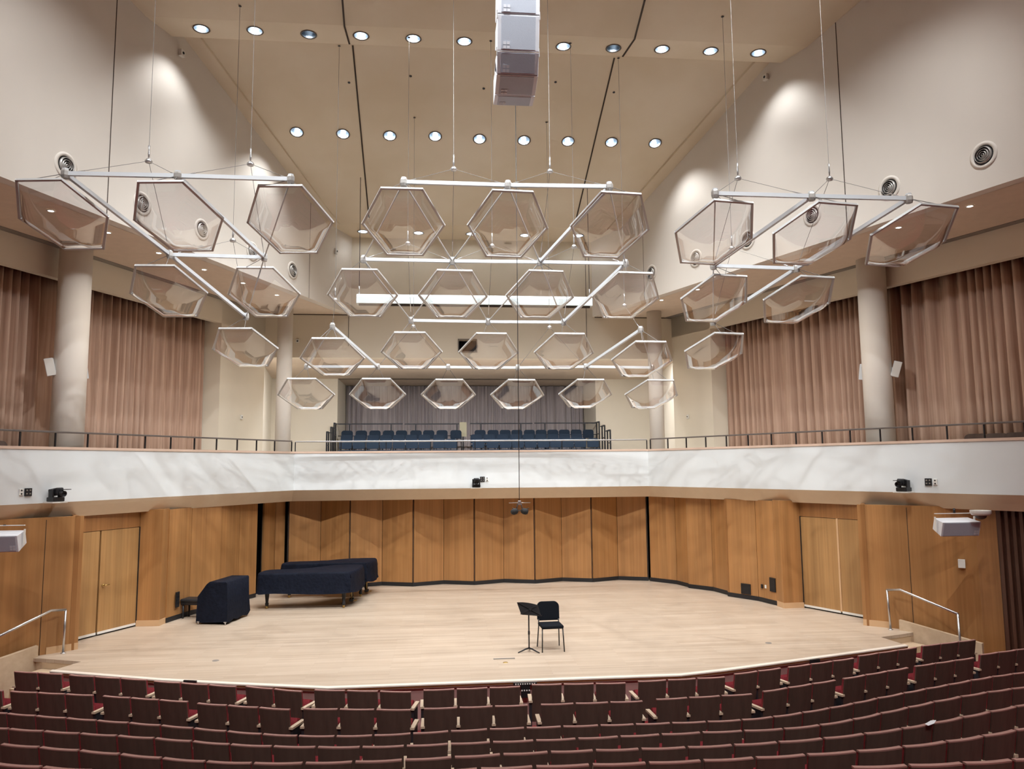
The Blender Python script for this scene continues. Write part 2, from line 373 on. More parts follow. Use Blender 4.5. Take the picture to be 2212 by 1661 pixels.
# ---- back wall over the choir alcove
ZC = 6.63
mb = MB(); wx = 6.5
SCX0, SCX1 = at_y(990,733,YB), at_y(1030,760,YB)
def wall_with_hole(mb, x0, x1, z0, z1, hx0, hx1, hz0, hz1, y, t, m):
    for (a,b,c,d) in ((x0,hx0,z0,z1),(hx1,x1,z0,z1),(hx0,hx1,z0,hz0),(hx0,hx1,hz1,z1)):
        mb.box(((a+b)/2, y+t/2, (c+d)/2), (b-a, t, d-c), m)
wall_with_hole(mb, -wx, wx+.14, ZC-.05, 11., SCX0.x, SCX1.x, SCX1.z, SCX0.z, YB, .35, M['plaster'])
struct(mb, 'wall_back')
mb = MB()
for px_ in (755, 1264): p = at_y(px_, 560, YB); mb.bar((p.x, YB-.004, ZC+.3), (p.x, YB-.004, 10.3), .012, .02, M['groove'], up=V((0,1,0)))
for xs in ((-6.4,-3.72), (3.86,6.6)): mb.bar((xs[0], YB-.005, ZS-.01), (xs[1], YB-.005, ZS-.01), .02, .03, M['groove'])
struct(mb, 'trim_13')
# booth window recess
mb = MB(); x0, x1, z0, z1 = SCX0.x, SCX1.x, SCX1.z, SCX0.z
mb.box(((x0+x1)/2, YB+.62, (z0+z1)/2), (x1-x0+.2, .04, z1-z0+.2), M['dark_room'])
for a in (x0-.02, x1+.02): mb.box((a, YB+.42, (z0+z1)/2), (.04, .4, z1-z0+.1), M['dark_room'])
for a in (z0-.02, z1+.02): mb.box(((x0+x1)/2, YB+.42, a), (x1-x0+.1, .4, .04), M['dark_room'])
for a in (x0, x1): mb.box((a, YB-.01, (z0+z1)/2), (.03, .03, z1-z0), M['slot'])
for a in (z0, z1): mb.box(((x0+x1)/2, YB-.01, a), (x1-x0+.03, .03, .03), M['slot'])
struct(mb, 'window_1')
# alcove
YR, YC = at_z(680,818,ZC).y, at_z(1000,832,ZC).y
op0, op1 = at_y(729,880,YR).x, at_y(1287,880,YR).x
aw0, aw1 = -7.25, 7.45
mb = MB()
mb.slab([(-6.42,YB+.62,ZC),(6.56,YB+.62,ZC),(aw1+.2,YR+.2,ZC),(aw0-.2,YR+.2,ZC)], (0,0,.15), M['soffit'])
mb.slab([(op0,YR,ZC),(op1,YR,ZC),(op1,YC+.5,ZC),(op0,YC+.5,ZC)], (0,0,.15), M['soffit'])
struct(mb, 'ceiling')
mb = MB()
mb.box(((aw0+op0)/2-.1, YR+.15, (2.9+ZC)/2), (op0-aw0+.2, .3, ZC-2.9), M['plaster'])
mb.box(((aw1+op1)/2+.1, YR+.15, (2.9+ZC)/2), (aw1-op1+.2, .3, ZC-2.9), M['plaster'])
for a in (op0-.08, op1+.08): mb.box((a, (YR+.3+YC+.5)/2, (2.9+ZC)/2), (.16, YC+.2-YR, ZC-2.9), M['plaster'])
mb.box(((op0+op1)/2, YC+.45, (2.9+ZC)/2), (op1-op0+.3, .1, ZC-2.9), M['house'])
mb.slab([(-6.38,YB,2.9),(-7.25,YR,2.9),(-7.25,YR,ZC+.1),(-6.38,YB,ZC+.1)], (-.3,0,0), M['plaster'])
mb.slab([(6.5,YB,2.9),(7.45,YR,2.9),(7.45,YR,ZC+.1),(6.5,YB,ZC+.1)], (.3,0,0), M['plaster'])
struct(mb, 'wall_alcove')
# ---- gallery floor
mb = MB()
yy = [-3., 20.95]
for s in (-1, 1):
    mb.slab([(s*(parx(-3.)+.1),-3.,2.9),(s*4.9,20.9,2.9),(slx(20.9,s)+s*1.2,20.9,2.9),(slx(-3.,s)+s*4,-3.,2.9)], (0,0,-.2), M['house'])
mb.box((0, (21.02+YC+.5)/2, 2.8), (15.6, YC+.5-21.02, .2), M['house'])
struct(mb, 'floor')
mb = MB()
for s in (-1, 1):
    mb.slab([(s*(parx(-3.)+.12),-3.,ZB+.03),(s*5.1,21.2,ZB+.03),(s*8.,21.2,ZB+.03),(s*20,-3.,ZB+.03)], (0,0,.06), M['soffit'])
mb.box((0, 22.0, ZB+.06), (12.4, 1.3, .06), M['soffit'])
struct(mb, 'ceiling')
# ---- parapet (three straight runs), cap, fascia
runs = {'left': ((-parx(3.), 3.), (-4.85, 20.95)), 'centre': ((-4.85, 20.95), (4.85, 20.95)), 'right': ((4.85, 20.95), (parx(3.), 3.))}
for nm, (a, b) in runs.items():
    mb = MB(); mb.wall(a, b, ZP, ZT-.05, .18, M['parapet']); struct(mb, 'wall_parapet_'+nm)
    a2, b2 = V(a), V(b); d = (b2-a2).normalized(); n = V((-d.y, d.x))
    mb = MB(); mb.wall(a2-n*.015-d*.0, b2-n*.015, ZT-.05, ZT, .23, M['cap']); struct(mb, 'trim_%d' % {'left':14,'centre':15,'right':16}[nm])
    mb = MB(); mo = M['fascia']
    ext = .06
    P = [a2, b2]; q = [(p.x, p.y, ZP) for p in P]; q2 = [((p+n*.2).x, (p+n*.2).y, ZB) for p in P]
    if nm == 'centre': q2[0] = (-4.95, 21.24, ZB); q2[1] = (4.95, 21.24, ZB)
    if nm == 'left': q2[1] = (-4.95, 21.24, ZB)
    if nm == 'right': q2[0] = (4.95, 21.24, ZB)
    mb.slab([q[0], q[1], q2[1], q2[0]], (n.x*.05, n.y*.05, .02), mo); struct(mb, 'trim_%d' % {'left':17,'centre':18,'right':19}[nm])
# ---- columns
for px_, Y, R_, lab in ((152,16.1,.305,'thick front'), (1894,16.1,.305,'thick front'), (614,22.2,.215,'slimmer rear'), (1416,22.2,.215,'slimmer rear')):
    p = at_y(px_, 800, Y); mb = MB()
    mb.lathe((p.x, p.y, 2.9), [(0,0),(R_,0),(R_,ZS-2.9),(0,ZS-2.9)], M['plaster_up'], n=40)
    o = mb.build('round_column', origin=(p.x, p.y, 2.9))
    side = 'left' if px_ < 1000 else 'right'
    tag(o, '%s cream round column of the %s gallery, %s' % (lab, side, 'carrying two small white loudspeakers' if Y < 20 else 'beside the choir alcove'), 'column')
# ---- curtains
def curtain_mesh(a, b, z0, z1, pitch, amp, m, seed=0):
    rnd = random.Random(seed); a, b = V(a), V(b); L = (b-a).length; d = (b-a)/L; n = V((-d.y, d.x)); mbx = MB()
    nx = int(L/pitch*10); ph = 0; pts = []; u = 0.; cur = []
    for i in range(nx+1):
        t = i/nx*L; ph += 2*pi/10*(1+.35*sin(t*1.7+seed)+.3*sin(t*4.1)); cur.append((t, ph))
    zs = [z0, z0+(z1-z0)*.3, z0+(z1-z0)*.65, z1]; vs = []
    for j, z in enumerate(zs):
        for t, p in cur:
            am = amp*(1.0 + .25*sin(t*2.3+j*.7)) * (1-.25*j/3)
            off = am*(sin(p + .25*j*sin(t*.9)) + .25*sin(2*p+1)); q = a + d*t + n*off; vs.append((q.x, q.y, z))
    W_ = nx+1
    mbx.add(vs, [(j*W_+i, j*W_+i+1, (j+1)*W_+i+1, (j+1)*W_+i) for j in range(3) for i in range(nx)], m, True)
    return mbx
zc0 = 3.3+3.7*K
for s, nm in ((-1,'left'),(1,'right')):
    Ye = (at_line(479,696,(slx(10,-1),10),(slx(22,-1),22)) if s < 0 else at_line(1533,697,(slx(10,1),10),(slx(22,1),22))).y - .05
    a = (slx(8.5,s)+s*.42, 8.5); b = (slx(Ye,s)+s*.42, Ye)
    mb = curtain_mesh(a, b, 2.93, zc0+.25, .25, .10, M['curtain'], 3+s)
    o = mb.build('stage_curtain', origin=(a[0], a[1], 2.93)); o.modifiers.new('th','SOLIDIFY').thickness = .01
    tag(o, 'long pleated brown rose curtain along the %s gallery' % nm, 'curtain')
mb = curtain_mesh((op0+.02, YC+.2), (op1-.02, YC+.2), 2.93, ZC-.02, .22, .06, M['curtain_rear'], 9)
o = mb.build('stage_curtain', origin=(op0, YC+.2, 2.93)); o.modifiers.new('th','SOLIDIFY').thickness = .01
tag(o, 'pleated mauve grey curtain behind the choir chairs', 'curtain')

# ---- wooden stage walls
def fold_unit(pts, name, label, edge_gap=(.0,.0), zt=ZB+.02):
    """acoustic shell unit: leaves between successive points, black base under all"""
    c = V(pts[0]+(0,)) if len(pts[0]) == 2 else V(pts[0])
    t = thing(name, (pts[0][0], pts[0][1], 0), label, 'wall panel', 'hinged wooden panels around the stage')
    mbb = MB()
    for i, (a, b) in enumerate(zip(pts, pts[1:])):
        a, b = V(a), V(b); d = (b-a).normalized(); L = (b-a).length; g0 = edge_gap[0] if i == 0 else .006; g1 = edge_gap[1] if i == len(pts)-2 else .006
        m_ = MB(); m_.wall(a+d*g0, b-d*g1, .1, zt, .05, M['wood']); part(m_, 'panel_leaf', t)
        n = V((-d.y, d.x)); mbb.wall(a+n*-.01, b+n*-.01, .005, .105, .04, M['black'])
        mbb.wall(a+n*.055, b+n*.055, .1, zt, .02, M['groove'])
    part(mbb, 'base_board', t); return t
WX = [-5.10,-4.27,-3.44,-2.57,-1.70,-.85,0.,.85,1.70,2.52,3.34,4.15,4.95]
ords = ['leftmost','second from left','third from left','third from right','second from right','rightmost']
for k in range(6):
    i = 2*k
    fold_unit([(WX[i],21.62),(WX[i+1],21.94),(WX[i+2],21.62)], 'acoustic_shell_panel', 'honey wood folding panel pair on the straight back wall, %s' % ords[k], (.03,.03))
fold_unit([(4.98,21.58),(5.55,20.9),(5.72,20.26)], 'acoustic_shell_panel', 'honey wood panel pair just right of the back wall corner', (.03,.0))
fold_unit([(5.66,20.24),(6.13,19.65),(6.30,18.88)], 'acoustic_shell_panel', 'honey wood panel pair on the right, between corner and vented panel', (.0,.0))
fold_unit([(6.20,18.84),(6.68,18.1),(6.86,17.42)], 'acoustic_shell_panel', 'honey wood panel pair on the right with black vent plates', (.0,.0))
fold_unit([(-6.82,17.40),(-6.60,18.20),(-6.18,19.05)], 'acoustic_shell_panel', 'honey wood panel pair left, beside the pier and piano bench', (.0,.0))
fold_unit([(-6.20,19.05),(-5.95,19.85),(-5.66,20.46)], 'acoustic_shell_panel', 'honey wood panel pair left, behind the covered keyboard', (.0,.0))
fold_unit([(-5.60,20.98),(-5.42,21.5),(-5.21,21.74)], 'acoustic_shell_panel', 'narrow wooden panel between two black gaps behind the pianos', (.0,.0))
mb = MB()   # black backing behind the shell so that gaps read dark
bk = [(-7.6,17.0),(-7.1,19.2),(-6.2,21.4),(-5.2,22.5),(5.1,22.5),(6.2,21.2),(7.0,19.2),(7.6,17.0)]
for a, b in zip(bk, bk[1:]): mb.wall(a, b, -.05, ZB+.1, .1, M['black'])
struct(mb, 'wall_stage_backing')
# edge strips at unit meeting lines on the right (thin jamb visible)
mb = MB(); mb.wall((6.30,18.88),(6.20,18.84),.1,ZB,.05,M['wood_dark']); struct(mb,'trim_20')
for s, nm in ((-1,'left'),(1,'right')):
    F = lambda x, y: (s*x, y)
    mb = MB()
    # pier
    poly = [F(6.84,17.42),F(6.86,17.12),F(7.34,17.14),F(7.34,17.6),F(6.9,17.6)]
    if s > 0: poly = poly
    else: poly = poly[::-1]
    mb.prism(poly, .1, ZB+.04, M['wood']); mb2 = MB(); 
    po2 = [F(6.83,17.42),F(6.85,17.105),F(7.34,17.125),F(7.34,17.6),F(6.9,17.6)]
    mb.prism(po2 if s > 0 else po2[::-1], 0, .12, M['shell_edge'])
    # header over doors
    A, B = F(7.34,17.16), F(8.01,15.74)
    mb.wall(A, B, 2.07, ZB+.04, s*.12, M['wood_dark'])
    # return + front wall + far turn
    mb.wall(F(8.03,15.72), F(7.66,15.10), .0, ZB+.04, s*.08, M['wood_dark'])
    P1, P2 = F(7.62,15.16), F(9.2,13.8)
    mb.wall(P1, P2, ZH, ZB+.04, s*.12, M['wood'])
    d = (V(P2)-V(P1)).normalized(); nrm = V((d.y, -d.x))*s
    mb.wall(V(P1)+nrm*.012, V(P1)+nrm*.012+d*.52, 0, .12, s*.02, M['shell_edge'])
    for f in ((.44,) if s > 0 else (.30,)):
        q = V(P1)+d*((V(P2)-V(P1)).length*f)+nrm*.003; mb.bar((q.x,q.y,ZH),(q.x,q.y,ZB),.008,.008,M['groove'])
    P3 = F(9.36,13.45)
    mb.wall(P2, P3, ZH, ZB+.04, s*.12, M['wood_dark'])
    struct(mb, 'wall_%s_stage' % nm)
    # slatted wall towards the audience
    mb = MB(); P4 = F(12.4,7.5); mb.wall(P3, P4, ZH, ZB+.04, s*.1, M['slats'])
    d = (V(P4)-V(P3)); L = d.length; d /= L; nrm = V((d.y, -d.x))*s
    k = 0
    while k*.125 < L-.1:
        q = V(P3)+d*(k*.125+.08)+nrm*.035; mb.bar((q.x,q.y,ZH),(q.x,q.y,ZB),.055,.06,M['slats'],up=V((nrm.x,nrm.y,0))); k += 1
    struct(mb, 'wall_%s_house' % nm)
    # doors
    dd = (V(B)-V(A)); L = dd.length; dd /= L; wn = V((dd.y,-dd.x))*s
    splits = (0.0, .635*L, L)
    for i in range(2):
        a, b = V(A)+dd*(splits[i]+.02), V(A)+dd*(splits[i+1]-.02)
        mb = MB(); mb.wall(a, b, .06, 2.06, s*.045, M['doorwood'])
        mb.wall(a+wn*.01, b+wn*.01, .03, .075, s*.02, M['outlet'])
        if s > 0 and i == 0: mb.wall(b+wn*.012-dd*.0, b+wn*.012+dd*.04, .06, 2.07, s*.02, M['shell_edge'])
        o = struct(mb, 'door_%d' % ({(-1,0):1,(-1,1):2,(1,0):3,(1,1):4}[(s,i)]))
        if s < 0 and i == 0:
            h = MB(); q = b - dd*.07 + wn*.03; h.tube([(q.x,q.y,.98),((q+wn*.04).x,(q+wn*.04).y,.98),((q+wn*.04-dd*.11).x,(q+wn*.04-dd*.11).y,.98)], .01, M['brass'])
            h.lathe((q.x,q.y,.98),[(0,-.005),(.025,-.005),(.025,.012),(0,.012)],M['brass'],axis=(wn.x,wn.y,0)); hp = h.build('door_handle', parent=o)
    mb = MB(); mb.wall(V(A)-wn*.05, V(B)-wn*.05, 0, 2.1, s*.05, M['black']); mb.wall(V(A)+wn*.02, V(A)+wn*.02+dd*.03, 0, 2.07, s*.08, M['black']); struct(mb, 'trim_%d' % (21 if s < 0 else 22))
# ---- stage platform
st = thing('stage_platform', (0,12.1,ZH), 'pale maple plank stage with a pinkish front face below', 'stage')
L_ = [(-9.3,13.85),(-7.2,15.6),(-8.1,16.2),(-7.4,17.5),(-6.6,20),(-5.2,22.3),(5.2,22.3),(6.6,20),(7.4,17.5),(8.1,16.2),(7.2,15.6),(9.3,13.85)]
front = [(-7.36,13.62),(-5.42,12.87),(-4.24,12.50),(-2.66,12.06),(0,12.07),(2.80,12.06),(3.55,12.24),(5.34,12.78),(7.44,13.42)]
mb = MB(); deck = [(-9.0,14.85)] + [(-8.6,15.3),(-8.3,15.9),(-8.1,16.7),(-7.3,17.6),(-7.1,18.5),(-6.5,20.2),(-5.6,21.8),(-5.2,22.3),(5.2,22.3),(5.8,21.6),(6.6,20.2),(7.1,18.5),(7.3,17.6),(8.1,16.7),(8.3,15.9),(8.6,15.3),(9.0,14.85),(8.12,14.37),(7.36,14.11)] + front[::-1] + [(-7.13,14.2),(-7.9,14.5)]
mb.prism(deck[::-1], -.06, 0, M['stagewood']); part(mb, 'deck', st)
mb = MB(); mbn = MB()
for a, b in zip(front, front[1:]):
    a, b = V(a), V(b); d = (b-a).normalized(); n = V((-d.y, d.x))
    mb.wall(a+n*.05, b+n*.05, ZH, -.06, .06, M['stagefront'])
    pass
ny = lambda dy: [(p[0], p[1]+dy) for p in front]
mbn.prism(ny(-.03)+ny(.075)[::-1], -.014, .005, M['lit_edge']); mbn.prism(ny(-.015)+ny(.06)[::-1], -.04, -.0145, M['wood_dark'])  # pale top strip puts the deck edge's highlight into the colour
part(mb, 'front_face', st); part(mbn, 'lit_nosing', st)
mb = MB()
for s in (-1, 1):
    mb = MB(); qa, qb, qc = ((8.13,14.38),(7.36,14.12),(7.44,13.43)) if s > 0 else ((7.92,14.51),(7.13,14.21),(7.36,13.63))
    mb.wall((s*(qa[0]+.75),qa[1]+.42),(s*qa[0],qa[1]), ZH, -.06, -s*.05, M['maple']); mb.wall((s*qa[0],qa[1]),(s*qb[0],qb[1]), ZH, -.06, -s*.05, M['maple']); mb.wall((s*qb[0],qb[1]),(s*qc[0],qc[1]), ZH, -.06, -s*.05, M['maple'])
    part(mb, 'end_riser', st)
for s, nm in ((-1,'left'),(1,'right')):   # steps down to the house
    t = thing('stage_steps', (s*7.8, 13.9, ZH), 'pale wooden steps at the %s end of the stage, with a low cheek wall' % nm, 'steps')
    o0 = V((7.44,13.46)); e = V((.52,.66)).normalized()   # along the riser, going outwards-back
    w2 = V((.70,.13)); dn = V((.66,-.75)).normalized()
    Q = [V((7.38,14.10)), V((8.12,14.38))] if s > 0 else [V((7.15,14.2)), V((7.92,14.5))]; dn = V((.35,-.94)).normalized()
    for k in range(3):
        z1 = -.17*(k+1)+.0; m_ = MB(); a = Q[0]+dn*(.30*k) ; b = Q[1]+dn*(.30*k)
        poly = [a, b, b+dn*.32, a+dn*.32]; poly = [(s*p.x, p.y) for p in poly]
        m_.prism(poly if s < 0 else poly[::-1], ZH, z1, M['maple']); part(m_, 'tread', t)
    m_ = MB(); a = V((8.05,14.62)); b = V((8.9,13.45)); d = (b-a).normalized()
    a_, b_ = V((s*a.x,a.y)), V((s*b.x,b.y)); m_.prism([(a_.x,a_.y),(b_.x,b_.y),(b_.x+s*.07,b_.y+.05),(a_.x+s*.07,a_.y+.05)][::(-1 if s > 0 else 1)], ZH, [.20,-.02,-.02,.20][::(-1 if s > 0 else 1)], M['maple'])
    part(m_, 'cheek_wall', t)
# ---- house floor with rake
mb = MB(); mb.box((0, 2.5, ZH-.05), (34, 30, .1), M['carpet']); struct(mb, 'floor')
# enclosing walls behind the camera
mb = MB(); mb.box((0,-7.1,6), (34,.2,20), M['house']); struct(mb, 'wall_rear')
for s, nm in ((-1,'left'),(1,'right')):
    mb = MB(); mb.wall((s*12.4,7.5),(s*15.5,-7), ZH, ZB+.2, s*.2, M['house']); struct(mb, 'wall_%s_rear' % nm)
# ================================================================== LIGHTING FIXTURES
ORD = ['', 'first','second','third','fourth','fifth','sixth','seventh','eighth','ninth','tenth','eleventh','twelfth','thirteenth','fourteenth','fifteenth','sixteenth','seventeenth','eighteenth','nineteenth','twentieth','twenty-first','twenty-second','twenty-third','twenty-fourth','twenty-fifth','twenty-sixth','twenty-seventh','twenty-eighth','twenty-ninth','thirtieth','thirty-first','thirty-second','thirty-third','thirty-fourth','thirty-fifth','thirty-sixth','thirty-seventh','thirty-eighth']
E1, E2, E3 = 225., 210., 110.
def downlight(p, on, slope, label, group, lean, energy, tgt=None, size=1.75, lr=.078, ld=.135):
    t = thing('ceiling_downlight', p, label, 'ceiling light', group)
    ax = V((0, -slope, 1)).normalized()
    m_ = MB(); m_.lathe((0,0,0), [(HR,0),(HR+.022,-.004),(HR+.026,-.012),(HR,-.014),(HR-.004,.0)], M['canring'], axis=ax, n=28); part(m_, 'trim_ring', t, world=False)
    m_ = MB(); m_.lathe((0,0,0), [(HR,0),(HR,.30),(0,.32)], M['can'], axis=ax, n=28); part(m_, 'housing', t, world=False)
    la = V((lean, -.22, 1)).normalized(); m_ = MB(); m_.lathe((0,.0,ld), [(0,.05),(lr*.87,.04),(lr,0),(.0,-.012)], M['lamp'] if on else M['dimlamp'], axis=la, n=24); part(m_, 'lamp', t, world=False)
    if energy:
        spot('lamp_beam', V(p)+V((0,.0,.085)), energy, size=size, blend=.75, r=.07, target=tgt)
for i, (p, on) in enumerate(L1):
    tg = (p.x*1.02, 17.6+(i % 3)*.8, 0)
    if abs(p.x) > 5: tg = (p.x*1.12, 15.6, 3.)
    downlight(p, on, 0, ('lit' if on else 'dimmer') + ' round recessed downlight in the front ceiling strip, %s from the left' % ORD[i+1], 'downlights in the front ceiling strip', .15*sin(i*2.1), (E1 if abs(p.x) < 5 else 130.) if on else 30., tg)
for i, (p, on) in enumerate(L2):
    tg = (p.x*1.35, 18.2, 0) if abs(p.x) > 3.5 else (p.x, 18.3, 0)
    downlight(p, on, (CC[1][1]-CC[0][1])/(CC[1][0]-CC[0][0]), 'round recessed downlight in the middle ceiling row, %s from the left' % ORD[i+1], 'downlights in the middle ceiling row', .15*sin(i*1.7), E2, tg, 1.75, .078, .19)
for i, (p, on) in enumerate(L3):
    downlight(p, on, 0, 'bright round downlight in the rear ceiling strip, %s from the left' % ORD[i+1], 'downlights in the rear ceiling strip', 0, E3, (p.x, p.y+.35, 0), 1.9, .115, .06)
sof = [(110,455),(233,502),(343,546),(441,582),(525,611),(598,637)]; sofr = [(2095,445),(1941,491),(1808,531),(1693,566),(1595,597),(1507,625),(1429,648)]
for lst, nm in ((sof,'left'),(sofr,'right')):
    for i, (x, y) in enumerate(lst):
        p = at_z(x, y, ZS-.004); t = thing('gallery_downlight', p, 'tiny lit downlight in the %s gallery soffit, %s counting from the audience end' % (nm, ORD[i+1]), 'ceiling light', 'small soffit lights')
        m_ = MB(); m_.lathe((0,0,0),[(.075,0),(.075,-.008),(.05,-.01),(.05,0)],M['outlet'],n=20); part(m_,'trim_ring',t,world=False)
        m_ = MB(); m_.lathe((0,0,0),[(.05,-.006),(.03,-.012),(0,-.014)],M['slamp'],n=16); part(m_,'lamp',t,world=False)
        spot('gallery_beam', (p.x,p.y,p.z-.02), 60., size=2.3, blend=1., r=.045, col=(1,.9,.8))
# ---- round wall diffusers
vl = [(142,358),(307,440),(436,496),(545,543),(632,584)]; vr = [(2125,335),(1921,406),(1755,465),(1615,518),(1503,558),(1407,590)]
def up_pt(x, y, s):
    return at_line(x, y, (upx(5,s),5), (upx(20,s),20))
vmesh = {}
def diffuser(p, s, i, nm):
    n = V((-s, -.39, 0)).normalized()
    t = thing('wall_vent', p, 'round ring air vent on the %s upper wall, %s counting from the audience end' % (nm, ORD[i+1]), 'vent', 'round air vents on the upper walls')
    m_ = MB(); m_.lathe((0,0,0),[(.235,0),(.235,.012),(.175,.02),(.168,-.03),(.168,0)],M['plaster_up'],axis=n,n=36); part(m_,'flange',t,world=False)
    m_ = MB(); m_.disc(n*.003,.168,M['black'],axis=n,n=36); part(m_,'duct_opening',t,world=False)
    for r in (.145,.105,.068,.034):
        m_ = MB(); m_.lathe((0,0,0),[(r,.012),(r-.012,.05),(r-.017,.05),(r-.006,.012)],M['node'],axis=n,n=32); part(m_,'ring',t,world=False)
for i,(x,y) in enumerate(vl): diffuser(up_pt(x,y,-1), -1, i, 'left')
for i,(x,y) in enumerate(vr): diffuser(up_pt(x,y,1), 1, i, 'right')
# ---- small wall devices
def device(p, n, size, m, name, label, cat='sensor', group=None, dot=True):
    n = V(n).normalized(); t = thing(name, V(p)+n*(size[1]/2+.006), label, cat, group, rotz=atan2(n.x, -n.y))
    m_ = MB(); m_.box((0,0,0), size, m); part(m_, 'body', t, world=False, bevel=.004)
    if dot:
        m_ = MB(); m_.lathe((0,-size[1]/2,0),[(size[0]*.25,0),(size[0]*.22,.01),(0,.012)],M['black'] if m is not M['black'] else M['outlet'],axis=(0,-1,0),n=12); part(m_, 'face', t, world=False)
    return t
device(up_pt(389,116,-1), (1,-.39,0), (.12,.08,.14), M['outlet'], 'wall_sensor', 'small white sensor box high on the left upper wall')
device(up_pt(1657,168,1), (-1,-.39,0), (.12,.08,.14), M['outlet'], 'wall_sensor', 'small white sensor box high on the right upper wall')
device(up_pt(724,543,-1), (1,-.39,0), (.11,.06,.17), M['outlet'], 'wall_sensor', 'small pale box on the left upper wall near the back corner')
device(at_y(643,737,YB), (0,-1,0), (.10,.03,.10), M['outlet'], 'wall_sensor', 'tiny device with dark eye on the back wall beside the left rear column')
device(at_y(1475,748,YB), (0,-1,0), (.10,.03,.10), M['outlet'], 'wall_sensor', 'tiny device with dark eye on the back wall right of the right rear column') if False else None
gl = lambda x,y,s: at_line(x,y,(slx(10,s),10),(slx(22,s),22))
device(gl(520,901,-1), (1,-.4,0), (.07,.04,.12), M['outlet'], 'wall_phone', 'small wall device above the left gallery rail', 'wall device')
device(gl(1487,900,1), (-1,-.4,0), (.07,.04,.12), M['outlet'], 'wall_phone', 'small wall device above the right gallery rail', 'wall device')
# cable holes in the ceiling
mb = MB()
for x, y in ((754,178),(887,164),(1045,191),(1200,177),(1326,199)):
    p = c_plane(x,y); mb.disc(p+V((0,-.001,-.006)), .032, M['black'], axis=(0,.38,1), n=12)
struct(mb, 'trim_23')
# ================================================================== REFLECTOR CANOPY
CK = 1.08; PR = .62*CK
def ck(p): return CAM + (V(p)-CAM)*CK
HEX = [(-.481,1.057),(.481,1.057),(1,0),(.457,-.977),(-.457,-.977),(-1,0)]
PANELS=[[-6.212, 10.854, 6.802, 0.505, -0.108], [-4.646, 10.795, 6.792, 0.515, -0.095], [-3.174, 11.134, 6.892, 0.539, -0.071], [-1.537, 11.442, 6.993, 0.58, -0.003], [0.071, 11.451, 6.998, 0.591, 0.053], [1.629, 11.192, 6.931, 0.55, 0.084], [3.074, 10.665, 6.682, 0.489, 0.143], [4.353, 10.193, 6.546, 0.44, 0.137], [5.727, 10.058, 6.505, 0.431, 0.142], [-5.449, 12.843, 6.192, 0.482, -0.045], [-4.077, 13.569, 6.359, 0.513, -0.046], [-2.371, 13.747, 6.406, 0.501, -0.004], [-0.74, 13.667, 6.392, 0.504, 0.035], [0.849, 13.57, 6.381, 0.51, 0.06], [2.388, 13.314, 6.326, 0.47, 0.055], [3.816, 12.718, 6.155, 0.458, 0.126], [5.076, 12.208, 6.036, 0.436, 0.128], [-4.729, 14.997, 5.596, 0.451, -0.072], [-3.099, 15.231, 5.457, 0.456, -0.007], [-1.559, 15.768, 5.671, 0.471, -0.028], [0.049, 15.831, 5.675, 0.471, 0.034], [1.621, 15.62, 5.651, 0.46, 0.037], [3.089, 14.893, 5.393, 0.433, 0.035], [4.446, 14.514, 5.506, 0.426, 0.156], [-3.971, 17.432, 4.931, 0.457, -0.004], [-2.381, 17.469, 4.94, 0.45, 0.02], [-0.773, 17.676, 4.952, 0.443, 0.021], [0.834, 17.625, 4.942, 0.447, 0.067], [2.411, 17.432, 4.941, 0.425, 0.019], [3.844, 16.922, 4.88, 0.415, 0.074]]
rows_n = ['front-left trio']*3+['front-centre trio']*3+['front-right trio']*3
names = (['left group, top row, leftmost','left group, top row, middle','left group, top row, rightmost','centre group, top row, leftmost','centre group, top row, middle','centre group, top row, rightmost','right group, top row, leftmost','right group, top row, middle','right group, top row, rightmost',
 'left group, second row, left one','left group, second row, right one','centre group, second row, leftmost','centre group, second row, second from left','centre group, second row, third from left','centre group, second row, rightmost','right group, second row, left one','right group, second row, right one',
 'left group, bottom single, beside the curtain','third row, leftmost above the choir','third row, second above the choir','third row, third, in front of the booth window','third row, fourth above the choir','third row, rightmost, by the right rear column','right group, bottom single, beside the curtain']
 + ['bottom row, %s from the left' % ORD[i] for i in range(1,7)])
def panel_axes(t, w):
    u = V((cos(w), sin(w), 0)); h = V((-sin(w), cos(w), 0)); v = -h*cos(t) + V((0,0,1))*sin(t); return u, v
nodes = {}
def nd(k, x, y, Y): nodes[k] = at_y(x, y, Y*CK)
for k, x, y, Y in (('L1',141,375,10.4),('L2',384,380,10.4),('L3',628,387,10.6),('L4',367,550,12.5),('L5',571,556,12.7),('L6',532,684,14.6),
  ('C1',872,393,11.0),('C2',1097,400,11.0),('C3',1316,403,10.8),('C4',785,560,13.2),('C5',977,564,13.2),('C6',1166,566,13.1),('C7',1351,569,12.9),('C8',888,692,15.3),('C9',1054,695,15.3),('C10',1217,696,15.2),
  ('R1',1545,418,10.1),('R2',1753,424,9.9),('R3',1963,429,9.7),('R4',1541,574,12.0),('R5',1720,580,11.8),('R6',1540,696,14.1),
  ('B0',662,792,16.9),('B1',718,705,14.9),('B2',816,792,16.9),('B3',968,793,16.95),('B4',1118,794,16.95),('B5',1265,792,16.9),('B6',1384,712,14.6),('B7',1408,794,16.6)): nd(k,x,y,Y)
hang = ['L1','L2','L3','C1','C2','C3','R1','R2','R3','L4','L5','C4','C5','C6','C7','R4','R5','L6','B1','C8','C9','C10','B6','R6','B0','B2','B3','B4','B5','B7']
hubs = {}
NSEG = 9
sheet_me = {}
